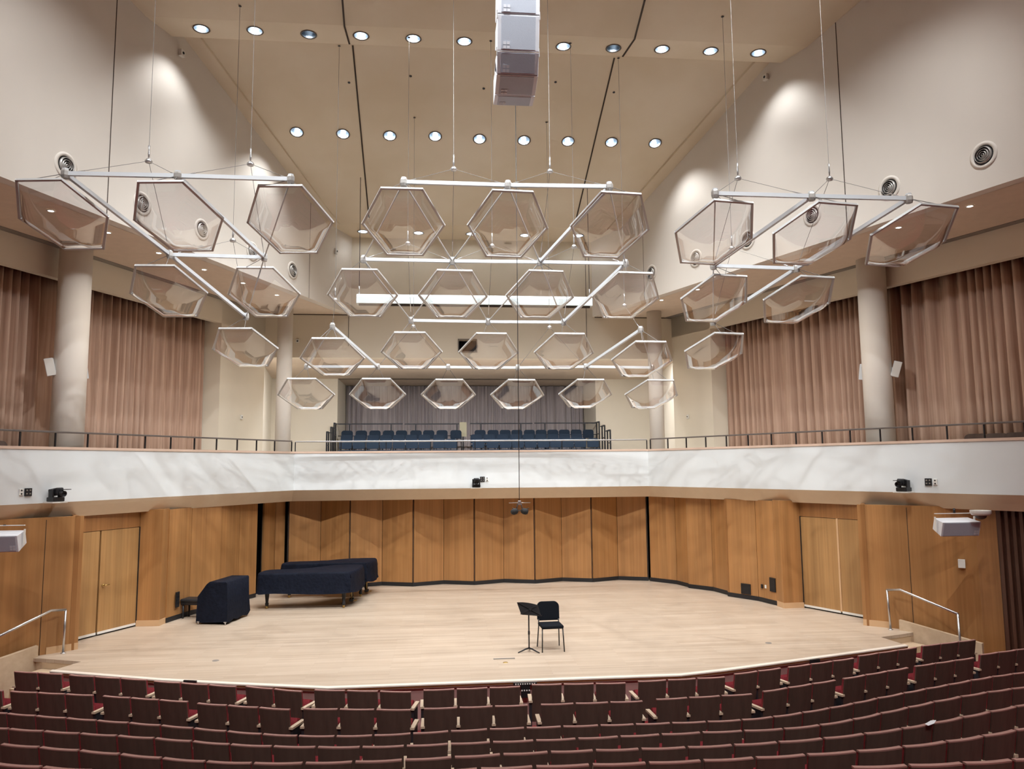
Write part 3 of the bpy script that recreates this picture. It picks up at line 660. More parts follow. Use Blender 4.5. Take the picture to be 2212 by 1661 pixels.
for i, (x, y, z, t_, w_) in enumerate(PANELS):
    c = ck((x, y, z)); u, v = panel_axes(t_, w_); n = u.cross(v)      # n faces the audience/down side or its opposite
    if n.y > 0: n = -n
    t = thing('acoustic_reflector', c, 'clear hexagonal acrylic reflector, ' + names[i], 'acoustic panel', 'hanging acrylic reflectors')
    P = [(u*a + v*b)*PR for a, b in HEX]
    m_ = MB()
    for a, b in zip(P, P[1:]+P[:1]):
        d = (b-a).normalized(); m_.bar(a-d*.012, b+d*.012, .033, .038, M['frame'], up=n)
    part(m_, 'frame', t, world=False)
    # bowed sheet: concentric hex rings
    m_ = MB(); vs = [n*.25]; fs = []; S = 6
    for k in range(1, NSEG+1):
        f = k/NSEG
        for j in range(6):
            for q in range(S):
                e_ = P[j].lerp(P[(j+1) % 6], q/S)*f; r = min(1., f*(.93+.07*abs(cos(pi*q/S))))
                rr = f; vs.append(e_*.985 + n*(.25*(1-rr**3) if k < NSEG else .0))
    NR = 6*S
    for q in range(NR): fs.append((0, 1+q, 1+(q+1) % NR))
    for k in range(NSEG-1):
        for q in range(NR): a = 1+k*NR; fs.append((a+q, a+NR+q, a+NR+(q+1) % NR, a+(q+1) % NR))
    m_.add(vs, fs, M['acrylic'], True); part(m_, 'sheet', t, world=False)
    hp = nodes[hang[i]]-c
    for corner in (P[0].lerp(P[1], .22), P[0].lerp(P[1], .78)):
        m_ = MB(); m_.tube([hp, corner], .005, M['wire'], n=5); part(m_, 'hanger_wire', t, world=False)
def truss(name_l, label, bars, thin, nlist, hublist):
    c = nodes[nlist[0]]
    t = thing('canopy_truss', c, label, 'truss', 'trusses that carry the reflectors')
    for a, b in bars:
        m_ = MB(); A, B = nodes[a], nodes[b]; d = (B-A).normalized(); m_.bar(A+d*.05, B-d*.05, .05, .06, M['white']); part(m_, 'bar', t)
    for a, b in thin:
        m_ = MB(); A, B = nodes[a], nodes[b]; m_.bar(A, B, .02, .02, M['frame']); part(m_, 'tie_rod', t)
    for k in nlist:
        m_ = MB(); p = nodes[k]; m_.lathe(p, [(0,-.07),(.05,-.07),(.062,-.03),(.062,.03),(.05,.055),(0,.055)], M['node'], n=6, smooth=False); m_.lathe(p, [(.045,.055),(.045,.075),(0,.075)], M['white'], n=6, smooth=False)
        part(m_, 'node', t)
    for hx, hy, HY, arms in hublist:
        p = at_y(hx, hy, HY*CK); zt = ceil_z(p.y)
        m_ = MB(); m_.lathe(p, [(0,-.035),(.05,-.03),(.06,0),(.04,.03),(.012,.05),(0,.05)], M['steel'], n=14); part(m_, 'hub', t)
        m_ = MB(); m_.tube([p, (p.x, p.y, zt)], .004, M['wire'], n=5); m_.tube([p+V((0,0,.06)), p+V((0,0,.12)), p+V((0,0,.20)), p+V((0,0,.26))], [.012,.018,.012,.018], M['steel'], n=6); part(m_, 'suspension_cable', t)
        m_ = MB(); m_.disc((p.x, p.y, zt-.008), .03, M['black'], n=12); part(m_, 'cable_grommet', t)
        for k in arms:
            m_ = MB(); A, B = p, nodes[k]; m_.tube([A, B], .004, M['wire'], n=5); q = B.lerp(A, .12); m_.tube([q, q.lerp(A, .12)], .009, M['steel'], n=5); part(m_, 'bridle_wire', t)
truss('l', 'white triangular truss holding the left group of reflectors', [('L1','L2'),('L2','L3'),('L1','L4'),('L4','L6'),('L4','L5'),('L2','L5')], [('L5','L6'),('L3','L5')], ['L1','L2','L3','L4','L5','L6'], [(321,348,11.5,('L1','L2','L4')),(541,354,11.5,('L2','L3','L5')),(503,519,13.5,('L4','L5','L6'))])
truss('c', 'white truss holding the centre group of reflectors', [('C1','C2'),('C2','C3'),('C4','C5'),('C5','C6'),('C6','C7'),('C8','C9'),('C9','C10'),('C3','C6'),('C7','C10')], [('C1','C4'),('C1','C5'),('C2','C5'),('C2','C6'),('C3','C7'),('C4','C8'),('C5','C8'),('C5','C9'),('C6','C9'),('C6','C10')], ['C1','C2','C3','C4','C5','C6','C7','C8','C9','C10'],
      [(980,365,12.0,('C1','C2','C5')),(1188,370,12.0,('C2','C3','C6')),(881,526,14.15,('C4','C5','C8')),(1063,531,14.15,('C5','C6','C9')),(1240,533,14.1,('C6','C7','C10'))])
truss('r', 'white triangular truss holding the right group of reflectors', [('R1','R2'),('R2','R3'),('R4','R5'),('R3','R5'),('R5','R6'),('R2','R4')], [('R1','R4'),('R4','R6')], ['R1','R2','R3','R4','R5','R6'], [(1594,385,11.0,('R1','R2','R4')),(1792,386,10.9,('R2','R3','R5')),(1581,536,13.2,('R4','R5','R6'))])
truss('b', 'white trapezoid truss low at the back, holding the bottom rows of reflectors', [('B0','B2'),('B2','B3'),('B3','B4'),('B4','B5'),('B5','B7'),('B1','B2'),('B6','B5')], [('B1','B0'),('B6','B7')], ['B0','B1','B2','B3','B4','B5','B6','B7'],
      [(724,648,14.9,('B1',)),(893,705,16.6,('B2','B3')),(1187,707,16.6,('B4','B5')),(1349,660,14.9,('B6',))])
# ---- screen case hung in front of the back wall
pL = c_plane(772,377); SY = pL.y
a = at_y(770,633,SY); b = at_y(1280,662,SY); zlo = at_y(1025,657,SY).z; zhi = at_y(1025,637,SY).z
t = thing('projection_screen_case', ((a.x+b.x)/2, SY, (zlo+zhi)/2), 'long white projection screen case hung before the back wall', 'screen case')
m_ = MB(); h_ = zhi-zlo; prof = [(0,zlo),(0,zhi-.08),(.06,zhi),(.26,zhi),(.26,zlo)]
vs = [(a.x, SY+p[0], p[1]) for p in prof] + [(b.x, SY+p[0], p[1]) for p in prof]; n5 = 5
m_.add(vs, [(i,(i+1)%5,5+(i+1)%5,5+i) for i in range(5)]+[(0,1,2,3,4),(9,8,7,6,5)], M['screen']); part(m_, 'case', t)
m_ = MB(); m_.box(((a.x+b.x)/2, SY+.13, zlo-.02), (b.x-a.x-.1, .1, .04), M['groove']); part(m_, 'bottom_slot', t)
for xx in (a.x+.06, b.x-.06):
    m_ = MB(); m_.tube([(xx,SY+.1,zhi),(xx,SY+.1,ceil_z(SY+.1))], .008, M['dkwire'], n=6); m_.tube([(xx,SY+.1,zhi),(xx,SY+.1,zhi+.12),(xx,SY+.1,zhi+.22)], [.022,.012,.022], M['steel'], n=8); part(m_, 'hanging_cable', t)
# ================================================================== LOUDSPEAKERS
Yp = [(-40,10.1),(31,10.18),(111,10.30),(162,10.42),(207,10.80),(229,11.12)]
prof = [at_y(1117, y, Y) for y, Y in Yp]
prof = [(p.y, p.z) for p in prof]
d0 = V((0, prof[0][0]-prof[1][0], prof[0][1]-prof[1][1])).normalized()
ptop = (prof[0][0]-.02, prof[0][1]+.45); prof = [ptop]+prof
xl, xr = at_y(1074, 100, 10.3).x, at_y(1164, 100, 10.3).x; xc = (xl+xr)/2; hw = (xr-xl)/2
t = thing('line_array_speaker', (xc, 10.4, prof[3][1]), 'tall white line array loudspeaker hung from the ceiling at top centre', 'loudspeaker')
for i, (A, B) in enumerate(zip(prof, prof[1:])):
    m_ = MB(); d = V((0, B[0]-A[0], B[1]-A[1])); L = d.length; d.normalize(); n = V((0, d.z, -d.y)); n = n if n.y < 0 else -n
    dep = .42 if i < 3 else .36
    A3, B3 = V((0,*A))+d*.006, V((0,*B))-d*.006; sh = .05*L
    A4, B4 = A3 - n*dep + d*sh*(1 if i > 0 else 0), B3 - n*dep - d*sh*(1 if i < 5 else 0)
    if i >= 2: A4 = A3 - n*dep + d*L*.22; B4 = B3 - n*dep - d*L*.22
    vs = [V((xc+s*hw, p.y, p.z)) for s in (-1,1) for p in (A3,B3,B4,A4)]
    m_.add(vs, [(0,1,2,3),(7,6,5,4),(0,4,5,1),(1,5,6,2),(2,6,7,3),(3,7,4,0)], M['spkcab'])
    cab = part(m_, 'cabinet', t, bevel=.006)
    g = MB(); gw = hw-.055; q = [V((xc+s*gw, p.y, p.z))+n*.006 for s, p in ((-1,A3+d*.02),(1,A3+d*.02),(1,B3-d*.02),(-1,B3-d*.02))]
    g.slab(q, -n*.006, M['spk']); go = g.build('grille', parent=cab)
    r = MB()
    o_ = B3 - d*.045 + n*.012
    for k in (0,1):
        for j in (0,1):
            cc = o_ - d*(.055*j) + V((xc-gw+.05+.052*k, 0, 0)); r.bar(cc-d*.021, cc+d*.021, .042, .003, M['logo'], up=n)
    r.build('badge', parent=cab)
    for ch in cab.children: ch.data.transform(Matrix.Translation(-V(t.location)))
    if 0 < i < 4:
        m2 = MB()
        for s in (-1,1):
            m2.box((xc+s*(hw+.004), A[0]+.02, A[1]), (.012,.03,.12), M['steel'])
        part(m2, 'rigging_plate', t)
m_ = MB(); m_.box((xc, 10.4, prof[0][1]+.06), (.5,.5,.06), M['steel']); part(m_, 'rigging_frame', t)
for s in (-1,1):
    m_ = MB(); m_.tube([(xc+s*.2,10.4,prof[0][1]),(xc+s*.2,10.4,ceil_z(10.4))], .01, M['dkwire'], n=6); part(m_, 'chain', t)
# four small boxes on the columns
def col_speaker(x0, y0, x1, y1, Y, roll, yaw, side, label):
    c = at_y((x0+x1)/2, (y0+y1)/2, Y); t = thing('wall_speaker', c, label, 'loudspeaker', 'small speakers on the front columns')
    R_ = Matrix.Rotation(yaw, 3, 'Z') @ Matrix.Rotation(roll, 3, 'Y')@ Matrix.Rotation(.16, 3, 'X')
    m_ = MB(); vs = [R_ @ V((i*.085, (-.09 if f else .10), k*.175)) if f else R_ @ V((i*.06, .10, k*.175)) for f in (1,0) for i, k in ((-1,-1),(1,-1),(1,1),(-1,1))]
    m_.add(vs, [(0,1,2,3),(7,6,5,4),(0,4,5,1),(1,5,6,2),(2,6,7,3),(3,7,4,0)], M['white']); part(m_, 'cabinet', t, world=False, bevel=.006)
    m_ = MB(); m_.slab([R_ @ V((i*.075, -.095, k*.165)) for i, k in ((-1,-1),(1,-1),(1,1),(-1,1))], (0,-.003,0), M['outlet']); part(m_, 'grille', t, world=False)
    colc = at_y(152 if Y < 99 and x0 < 1000 else 1894, 800, 16.1); hz = c.z
    tgt = V((colc.x, colc.y, hz)) - c; L = tgt.length; L = max(L, .40); dd = tgt/L
    m_ = MB(); m_.tube([dd*.06, dd*(L-.29)], .015, M['outlet'], n=8); m_.box(dd*(L-.295), (.05,.05,.09), M['outlet']); part(m_, 'bracket', t, world=False)
col_speaker(94,772,122,813,15.85, radians(-13), radians(25), -1, 'small white loudspeaker tilted on the left side of the left front column')
col_speaker(170,780,185,820,16.3, radians(10), radians(-60), -1, 'small white loudspeaker on the right side of the left front column, edge-on')
col_speaker(1857,785,1877,822,16.3, radians(-12), radians(50), 1, 'narrow white loudspeaker on the left side of the right front column')
col_speaker(1921,778,1950,816,15.85, radians(16), radians(-25), 1, 'small white loudspeaker tilted on the right side of the right front column')
# two wide boxes slung below the gallery
def slung(x0, y0, x1, y1, Y, rotz, pole_x, label):
    c = at_y((x0+x1)/2, (y0+y1)/2, Y); w_ = (at_y(x1,y0,Y)-at_y(x0,y0,Y)).length; h_ = .27
    t = thing('hanging_speaker', c, label, 'loudspeaker', 'wide grey speakers below the gallery', rotz=rotz)
    R_ = Matrix.Rotation(.30, 3, 'X'); hx = w_/2
    vs = [R_ @ V((i*hx, -.14, k*h_/2)) for i, k in ((-1,-1),(1,-1),(1,1),(-1,1))] + [R_ @ V((i*hx*.9, .16, k*h_/2*.8)) for i, k in ((-1,-1),(1,-1),(1,1),(-1,1))]
    m_ = MB(); m_.add(vs, [(0,1,2,3),(7,6,5,4),(0,4,5,1),(1,5,6,2),(2,6,7,3),(3,7,4,0)], M['spkcab']); part(m_, 'cabinet', t, world=False, bevel=.006)
    m_ = MB(); m_.slab([R_ @ V((i*(hx-.03), -.146, k*(h_/2-.015))) for i, k in ((-1,-1),(1,-1),(1,1),(-1,1))], R_ @ V((0,-.004,0)), M['spk']); part(m_, 'grille', t, world=False)
    m_ = MB()
    for k in (0,1):
        for j in (0,1): m_.box(R_ @ V((hx-.10+.045*k, -.153, -h_/2+.05+.042*j)), (.036,.003,.034), M['logo'], rot=R_)
    part(m_, 'badge', t, world=False)
    m_ = MB(); m_.box((0,.02,h_/2+.10),(w_+.02,.04,.012),M['outlet'])
    for s in (-1,1): m_.box((s*(hx+.012),.02,.05),(.012,.04,h_/2+.12),M['outlet'])
    part(m_, 'yoke', t, world=False)
    m_ = MB(); m_.tube([(0,.02,h_/2+.1),(0,.02,ZB+.05-c.z)],.02,M['black'],n=8); part(m_, 'pole', t, world=False)
slung(2024,1118,2106,1156,13.3, radians(0), 2053, 'wide grey loudspeaker slung below the gallery at far right')
slung(-36,1148,49,1188,12.9, radians(0), 0, 'wide grey loudspeaker slung below the gallery, cut by the left picture edge')
# ---- moving spotlights on the parapet
def mover(x, y, s, label, yaw):
    if s: pl = ((s*4.85,20.95),(s*parx(3.),3.)); p = at_line(x, y, *pl); n = V((-s*.878,-.478,0)); rot_ = s*1.07
    else: p = at_y(x, y, 20.95); n = V((0,-1,0)); rot_ = 0
    n.normalize(); c = p + n*.16; c.z = ZP+.0
    t = thing('stage_camera', c, label, 'camera', 'black robotic cameras on the parapet', rotz=yaw)
    m_ = MB(); m_.box((0,0,.012),(.30,.26,.024),M['outlet']); part(m_, 'shelf', t, world=False)
    m_ = MB(); m_.box((0,0,.065),(.22,.2,.08),M['satin']); part(m_, 'base', t, world=False, bevel=.012)
    m_ = MB(); m_.box((-.09,0,.17),(.03,.12,.16),M['satin']); m_.box((.09,0,.17),(.03,.12,.16),M['satin']); part(m_, 'yoke', t, world=False, bevel=.006)
    m_ = MB(); R_ = Matrix.Rotation(-.15,3,'X'); m_.box((0,0,.2),(.145,.24,.13),M['satin'],rot=R_); part(m_, 'head', t, world=False, bevel=.02)
    m_ = MB(); m_.lathe((0,-.12,.18),[(0,0),(.05,0),(.055,.10),(.045,.10),(.04,.06),(0,.06)],M['black'],axis=(0,-1,-.15),n=20); part(m_, 'lens', t, world=False)
    m_ = MB(); m_.box((.02,-.22,.245),(.13,.14,.012),M['black']); part(m_, 'visor', t, world=False)
    return p, n
def outlet_pair(xs, y, s, where):
    for (x, m, nm, w_) in ((xs[0],M['black'],'black',.13),(xs[1],M['outlet'],'white',.07)):
        if s: p = at_line(x, y, (s*4.85,20.95),(s*parx(3.),3.)); n = V((-s*.878,-.478,0))
        else: p = at_y(x, y, 20.95); n = V((0,-1,0))
        n.normalize(); t = thing('outlet_box', p+n*.012, '%s outlet box on the %s, beside the black camera' % (nm, where), 'outlet', None, rotz=atan2(n.x,-n.y))
        m_ = MB(); m_.box((0,0,0),(w_,.022,.14 if w_ > .1 else .11),m); part(m_, 'plate', t, world=False, bevel=.003)
        m_ = MB()
        for dx in ((-.03,.03) if w_ > .1 else (0,)):
            for dz in (-.03,.03): m_.lathe((dx,-.011,dz),[(.016,0),(.014,.006),(0,.006)],M['slot'] if m is M['black'] else M['black'],axis=(0,-1,0),n=12)
        part(m_, 'socket', t, world=False)
mover(108,1064,-1,'black robotic camera on the left parapet above the wooden wall', radians(62))
outlet_pair((60,45),1063,-1,'left parapet')
mover(1028,1040,0,'black robotic camera on the centre parapet above the stage', radians(0))
outlet_pair((1042,1052),1035,0,'centre parapet')
mover(1961,1046,1,'black robotic camera on the right parapet above the doors', radians(-62))
outlet_pair((2006,2021),1041,1,'right parapet')
# white wall speaker + dome under the gallery
s=1; d = (V((9.2,13.8))-V((7.62,15.16))).normalized(); nn = V((-d.y*-1, -d.x, 0)); nn = V((d.y,-d.x,0))
p = at_line(2078,1217,(7.62,15.16),(9.2,13.8)); device(p, (d.y,-d.x,0), (.12,.06,.16), M['outlet'], 'wall_box', 'small white wall box on the wooden wall at far right', 'wall device', dot=False)
p = at_z(2118,1106,ZB-.0); t = thing('dome_fixture', (p.x,p.y,ZB+.03), 'white round dome fixture under the right gallery edge', 'ceiling fixture')
m_ = MB(); m_.lathe((0,0,0),[(.17,0),(.17,-.05),(.14,-.085),(0,-.09)],M['outlet'],n=28); part(m_, 'dome_ring', t, world=False)
m_ = MB(); m_.lathe((0,0,-.088),[(.10,0),(.085,-.04),(.05,-.065),(0,-.075)],M['canring'],n=24); part(m_, 'lens', t, world=False)
# ---- hanging stereo microphone
p = at_y(1122,1086,13.9)
t = thing('hanging_microphone', p, 'black stereo microphone pair hanging on a long thin cable over the stage', 'microphone')
m_ = MB(); m_.tube([(0,0,.04),(0,0,ceil_z(13.9)-p.z)], .0065, M['dkwire'], n=6); part(m_, 'cable', t, world=False)
m_ = MB(); m_.box((0,0,0),(.055,.05,.075),M['steel']); part(m_, 'clamp', t, world=False, bevel=.006)
m_ = MB(); m_.tube([(-.19,0,.0),(.20,0,.0)], .005, M['steel'], n=6); part(m_, 'cross_bar', t, world=False)
m_ = MB()
for s in (-1,1): m_.tube([(s*.035,0,-.02),(s*.05,0,-.11),(s*.035,0,-.13)], .009, M['black'], n=6)
m_.tube([(-.13,0,-.09),(-.05,0,-.14),(.05,0,-.14),(.17,-.02,-.10)], .008, M['black'], n=6); part(m_, 'bracket', t, world=False)
for s in (-1,1):
    m_ = MB(); m_.lathe((s*.035,0,-.14),[(0,0),(.035,.0),(.055,.03),(.055,.09),(.035,.125),(0,.13)],M['rubber'],axis=(s,-.3,-.25),n=16); part(m_, 'microphone_capsule', t, world=False)
# ================================================================== RAILINGS
def rail_run(a, b, ztop, n, inset, label, bright=False):
    a, b = V(a), V(b); d = (b-a).normalized(); nn = V((-d.y, d.x)); a = a+nn*inset; b = b+nn*inset
    t = thing('gallery_railing', (a.x, a.y, ZT), label, 'railing')
    m_ = MB(); m_.bar((a.x,a.y,ztop),(b.x,b.y,ztop),.045,.035,M['steel'] if 'centre' in label else M['railmetal']); part(m_, 'handrail', t, bevel=.008)
    L = (b-a).length
    for k in range(n+1):
        q = a + d*(L*k/n); m_ = MB(); m_.bar((q.x,q.y,ZT-.02),(q.x,q.y,ztop-.015),.03,.022,M['satin'],up=V((d.x,d.y,0))); part(m_, 'post', t)
dl = V((-parx(9.5), 9.5)); 
rail_run((-parx(8.5),8.5),(-4.85,20.95),4.0,21,.10,'grey metal rail on short black posts along the left parapet')
rail_run((-4.85,20.95),(4.85,20.95),3.985,8,.10,'shiny horizontal rail along the centre parapet before the choir chairs')
rail_run((4.85,20.95),(parx(8.5),8.5),4.0,21,.10,'grey metal rail on short black posts along the right parapet')
# ---- choir risers, black guard rails, chairs
tiers = [(26.2,3.39),(27.3,3.59),(28.2,3.79)]
mb = MB(); t = thing('choir_risers', (0.1,27.5,2.9), 'dark stepped platforms under the choir chairs', 'risers')
for i,(Y,z) in enumerate(tiers):
    Y1 = tiers[i+1][0] if i < 2 else 29.15
    m_ = MB(); m_.box((.15,(Y+Y1)/2-.05,(2.9+z)/2),(op1-op0+.5,Y1-Y,z-2.9),M['slot']); part(m_, 'step', t)
def guard(px0, y0, px1, Y, label, posts):
    a = at_y(px0,y0,Y); b = at_y(px1,y0-(px1-px0)*.003,Y)
    t = thing('guard_rail', (a.x,Y,a.z), label, 'railing'); m_ = MB(); m_.bar(a,b,.035,.045,M['satin']); part(m_,'top_rail',t)
    m_ = MB(); m_.bar(a-V((0,0,.45)),b-V((0,0,.45)),.025,.03,M['satin']); part(m_,'mid_rail',t)
    for x in posts: q = at_y(x,y0,Y); m_ = MB(); m_.bar((q.x,Y,a.z),(q.x,Y,3.8),.045,.045,M['satin'],up=V((0,1,0))); part(m_,'post',t)
guard(731,916,870,29.05,'black guard rail behind the choir chairs, left-hand length',(755,845))
guard(874,916,992,29.05,'black guard rail behind the choir chairs, left of the beige panel',(898,987))
guard(1015,915,1150,29.05,'black guard rail behind the choir chairs, right of the beige panel',(1039,1125))
guard(1154,914,1290,29.05,'black guard rail behind the choir chairs, right-hand length',(1177,1263))
for s, lst, nm in ((-1,[(722,914,28.6,28.2),(715,923,27.7,27.3),(706,933,26.6,26.2)],'left'),(1,[(1294,911,28.6,28.2),(1306,919,27.7,27.3),(1318,929,26.6,26.2)],'right')):
    for i,(x,y,Y,Yt) in enumerate(lst):
        p = at_y(x,y,Y); z0 = [3.79,3.59,3.39][i]
        t = thing('side_rail', (p.x,Y,z0), 'black side rail at the %s end of the %s choir tier' % (nm, ['rear','middle','front'][i]), 'railing', 'black end rails of the choir risers')
        for k in (0,.45):
            m_ = MB(); m_.bar((p.x,Y+k,2.95),(p.x,Y+k,p.z),.05,.05,M['satin'],up=V((0,1,0))); part(m_,'post',t)
        m_ = MB(); m_.bar((p.x,Y,p.z),(p.x,Y+.45,p.z),.05,.045,M['satin']); m_.bar((p.x-s*.17,Y,p.z-.035),(p.x,Y,p.z-.02),.035,.035,M['satin']); part(m_,'top_rail',t)
        m_ = MB(); m_.bar((p.x,Y,p.z-.45),(p.x,Y+.45,p.z-.45),.03,.03,M['satin']); part(m_,'mid_rail',t)
p0, p1 = at_y(993,912,28.95), at_y(1008,943,28.95)
t = thing('beige_board', ((p0.x+p1.x)/2,28.95,3.79), 'beige upright board in the aisle between the two chair blocks', 'board')
m_ = MB(); m_.box(((p0.x+p1.x)/2,28.95,(p0.z+p1.z)/2),(p1.x-p0.x,.04,p0.z-p1.z),M['beige']); part(m_,'panel',t)
m_ = MB(); m_.bar(((p0.x+p1.x)/2,28.98,p1.z),((p0.x+p1.x)/2,28.98,3.79),.05,.03,M['satin'],up=V((0,1,0))); part(m_,'stand',t)
def rounded(w, h, r, n=5):
    pts = []
    for cx, cy, a0 in ((w/2-r,h/2-r,0),(-w/2+r,h/2-r,90),(-w/2+r,-h/2+r*.4,180),(w/2-r,-h/2+r*.4,270)):
        rr = r if cy > 0 else r*.4; cx2 = cx if cy > 0 else (w/2-rr)*(1 if cx > 0 else -1)
        pts += [(cx2+rr*cos(radians(a0+90*k/n)), cy+rr*sin(radians(a0+90*k/n))) for k in range(n+1)]
    return pts
def music_chair(loc, rotz, label, group, seatm, legs=True, name='music_chair', sh=.46, th=.83, wd=.42):
    """orchestra chair facing local -Y"""
    t = thing(name, loc, label, 'chair', group, rotz)
    pr = rounded(wd, .33, .09); m_ = MB(); n = len(pr)
    tl = lambda x, z, o: (x, .17+.10*(z+.165)+.02*(1-(x/(wd/2))**2)+o, th-.165+z)
    vs = [tl(x, z, 0) for x, z in pr]+[tl(x, z, .035) for x, z in pr]
    m_.add(vs, [(i,(i+1)%n,n+(i+1)%n,n+i) for i in range(n)]+[tuple(range(n)), tuple(range(2*n-1,n-1,-1))], seatm); part(m_, 'backrest', t, world=False)
    m_ = MB(); m_.box((0,-.03,sh-.015),(wd-.01,.40,.05),seatm); part(m_, 'seat', t, world=False, bevel=.015)
    if legs:
        for s in (-1,1):
            m_ = MB(); m_.tube([(s*(wd/2-.02),-.20,sh-.035),(s*(wd/2-.005),-.25,0)], .011, M['satin'], n=6); part(m_, 'leg', t, world=False)
            m_ = MB(); m_.tube([(s*(wd/2-.02),.17,th-.30),(s*(wd/2-.02),.15,sh-.03),(s*(wd/2-.0),.22,0)], .011, M['satin'], n=6); part(m_, 'leg', t, world=False)
        m_ = MB(); m_.tube([(-wd/2+.02,-.18,sh-.045),(wd/2-.02,-.18,sh-.045)], .01, M['satin'], n=6); m_.tube([(-wd/2+.02,.15,sh-.045),(wd/2-.02,.15,sh-.045)], .01, M['satin'], n=6); part(m_, 'seat_frame', t, world=False)
    return t
g = 'navy chairs on the choir risers'
rows_c = [('back', 28.55, 3.79, [ (690+v/5.98) for v in (350,535,712,888,1057,1245,1410,1585,1765)]+[740+v/2.966 for v in (883,967,1045,1120,1201,1277,1352,1426,1503,1580)], 928),
          ('middle', 27.65, 3.59, [ (690+v/5.98) for v in (345,515,690,855,1025,1185,1355,1545)]+[1020+v/6.506 for v in (60,245,432,615,795,970,1145,1310,1480)], 937),
          ('front', 26.55, 3.39, [ (690+v/5.98) for v in (330,505,685,855,1025,1195,1360,1545,1700)]+[1020+v/6.506 for v in (90,290,475,650,830,1010,1185,1355,1530,1710)], 947)]
proto = None
for nm, Y, z, xs, yt in rows_c:
    for k, x in enumerate(xs):
        q = at_y(x, 930, Y); lab = 'navy blue chair in the %s choir tier, %s from the left' % (nm, ORD[k+1])
        loc = (q.x, Y, z)
        if proto is None: proto = music_chair(loc, 0, lab, g, M['navy'], name='choir_chair', wd=.42, th=.85); o = proto
        else:
            o = copy_tree(proto); o.location = loc; o['label'] = lab
# dark chair backs behind the gallery parapets
for x, y, s, lab in ((2097,941,1,'dark chair back showing above the right parapet, left one of three'),(2140,940,1,'dark chair back showing above the right parapet, middle of three'),(2185,938,1,'dark chair back showing above the right parapet, right one of three'),(6,956,-1,'dark chair back showing above the left parapet at the picture edge')):
    q = at_line(x, y, (s*5.5,20.95),(s*(parx(3.)+.65),3.)); t = thing('gallery_chair', (q.x,q.y,2.9), lab, 'chair', 'dark chairs behind the gallery parapets', rotz=s*-1.07)
    m_ = MB(); pr = rounded(.44,.46,.1); n = len(pr); h_ = q.z-2.9+.04
    vs = [(x_, .2, h_-.23+z_) for x_, z_ in pr]+[(x_, .25, h_-.23+z_) for x_, z_ in pr]; m_.add(vs, [(i,(i+1)%n,n+(i+1)%n,n+i) for i in range(n)]+[tuple(range(n)), tuple(range(2*n-1,n-1,-1))], M['seatwood']); part(m_, 'backrest', t, world=False)
    m_ = MB(); m_.box((0,0,.45),(.44,.42,.06),M['seatwood']); part(m_, 'seat', t, world=False)
    m_ = MB()
    for i in (-1,1):
        for j in (-1,1): m_.tube([(i*.18,j*.17,.42),(i*.2,j*.2,0)],.012,M['satin'],n=6)
    part(m_, 'leg_frame', t, world=False)
# ================================================================== THINGS ON THE STAGE
t = music_chair((1.02,14.02,0), radians(3), 'single black orchestra chair on the stage, beside the music stand', None, M['blackfab'], name='orchestra_chair', sh=.44, th=.80, wd=.41)
# music stand seen from behind
t = thing('music_stand', (.61,13.86,0), 'black music stand standing left of the lone stage chair', 'music stand')
c = V((.61,13.86,0)); zt = .74
m_ = MB(); m_.tube([c+V((0,0,.05)), c+V((0,0,.70))], .012, M['satin'], n=8); part(m_, 'pole', t)
m_ = MB(); m_.tube([c+V((0,0,.30)), c+V((0,0,.36))], .018, M['satin'], n=8); part(m_, 'clutch', t)
for a in (200, 320, 80):
    m_ = MB(); e = V((cos(radians(a)), sin(radians(a)), 0)); m_.tube([c+V((0,0,.065)), c+e*.07+V((0,0,.055)), c+e*.14+V((0,0,.03)), c+e*.22+V((0,0,.008))], [.014,.015,.013,.009], M['satin'], n=6); part(m_, 'foot', t)
TL, TR, BR, BL = at_y(1117,1301,13.72), at_y(1162,1307,13.98), at_y(1169,1330,13.92), at_y(1126,1326.5,13.66)
m_ = MB(); top = []
N_ = 8
for k in range(N_+1): f = k/N_; q = TL.lerp(TR, f); q = q+V((0,0,.03*4*f*(1-f)*.6)); top.append(q)
pl = top + [BR, BL]; nrm = (TR-TL).cross(BL-TL).normalized(); m_.slab(pl, nrm*.006, M['satin']); part(m_, 'desk', t)
m_ = MB(); d1 = (BR-BL).normalized(); m_.bar(BL, BR, .05, .012, M['satin'], up=V((0,0,1))); part(m_, 'desk_ledge', t)
m_ = MB(); ctr = (TL+TR+BL+BR)/4
sgn = -1 if nrm.y > 0 else 1
off = nrm*(.012*(1 if nrm.y < 0 else -1))
for q in (TL,TR,BR,BL): m_.bar(ctr+off, q*.94+ctr*.06+off, .012, .008, M['black'], up=nrm)
m_.tube([V((ctr.x,ctr.y,ctr.z-.02))+off*2, c+V((0,0,.68))], .014, M['satin'], n=8); part(m_, 'desk_brace', t)
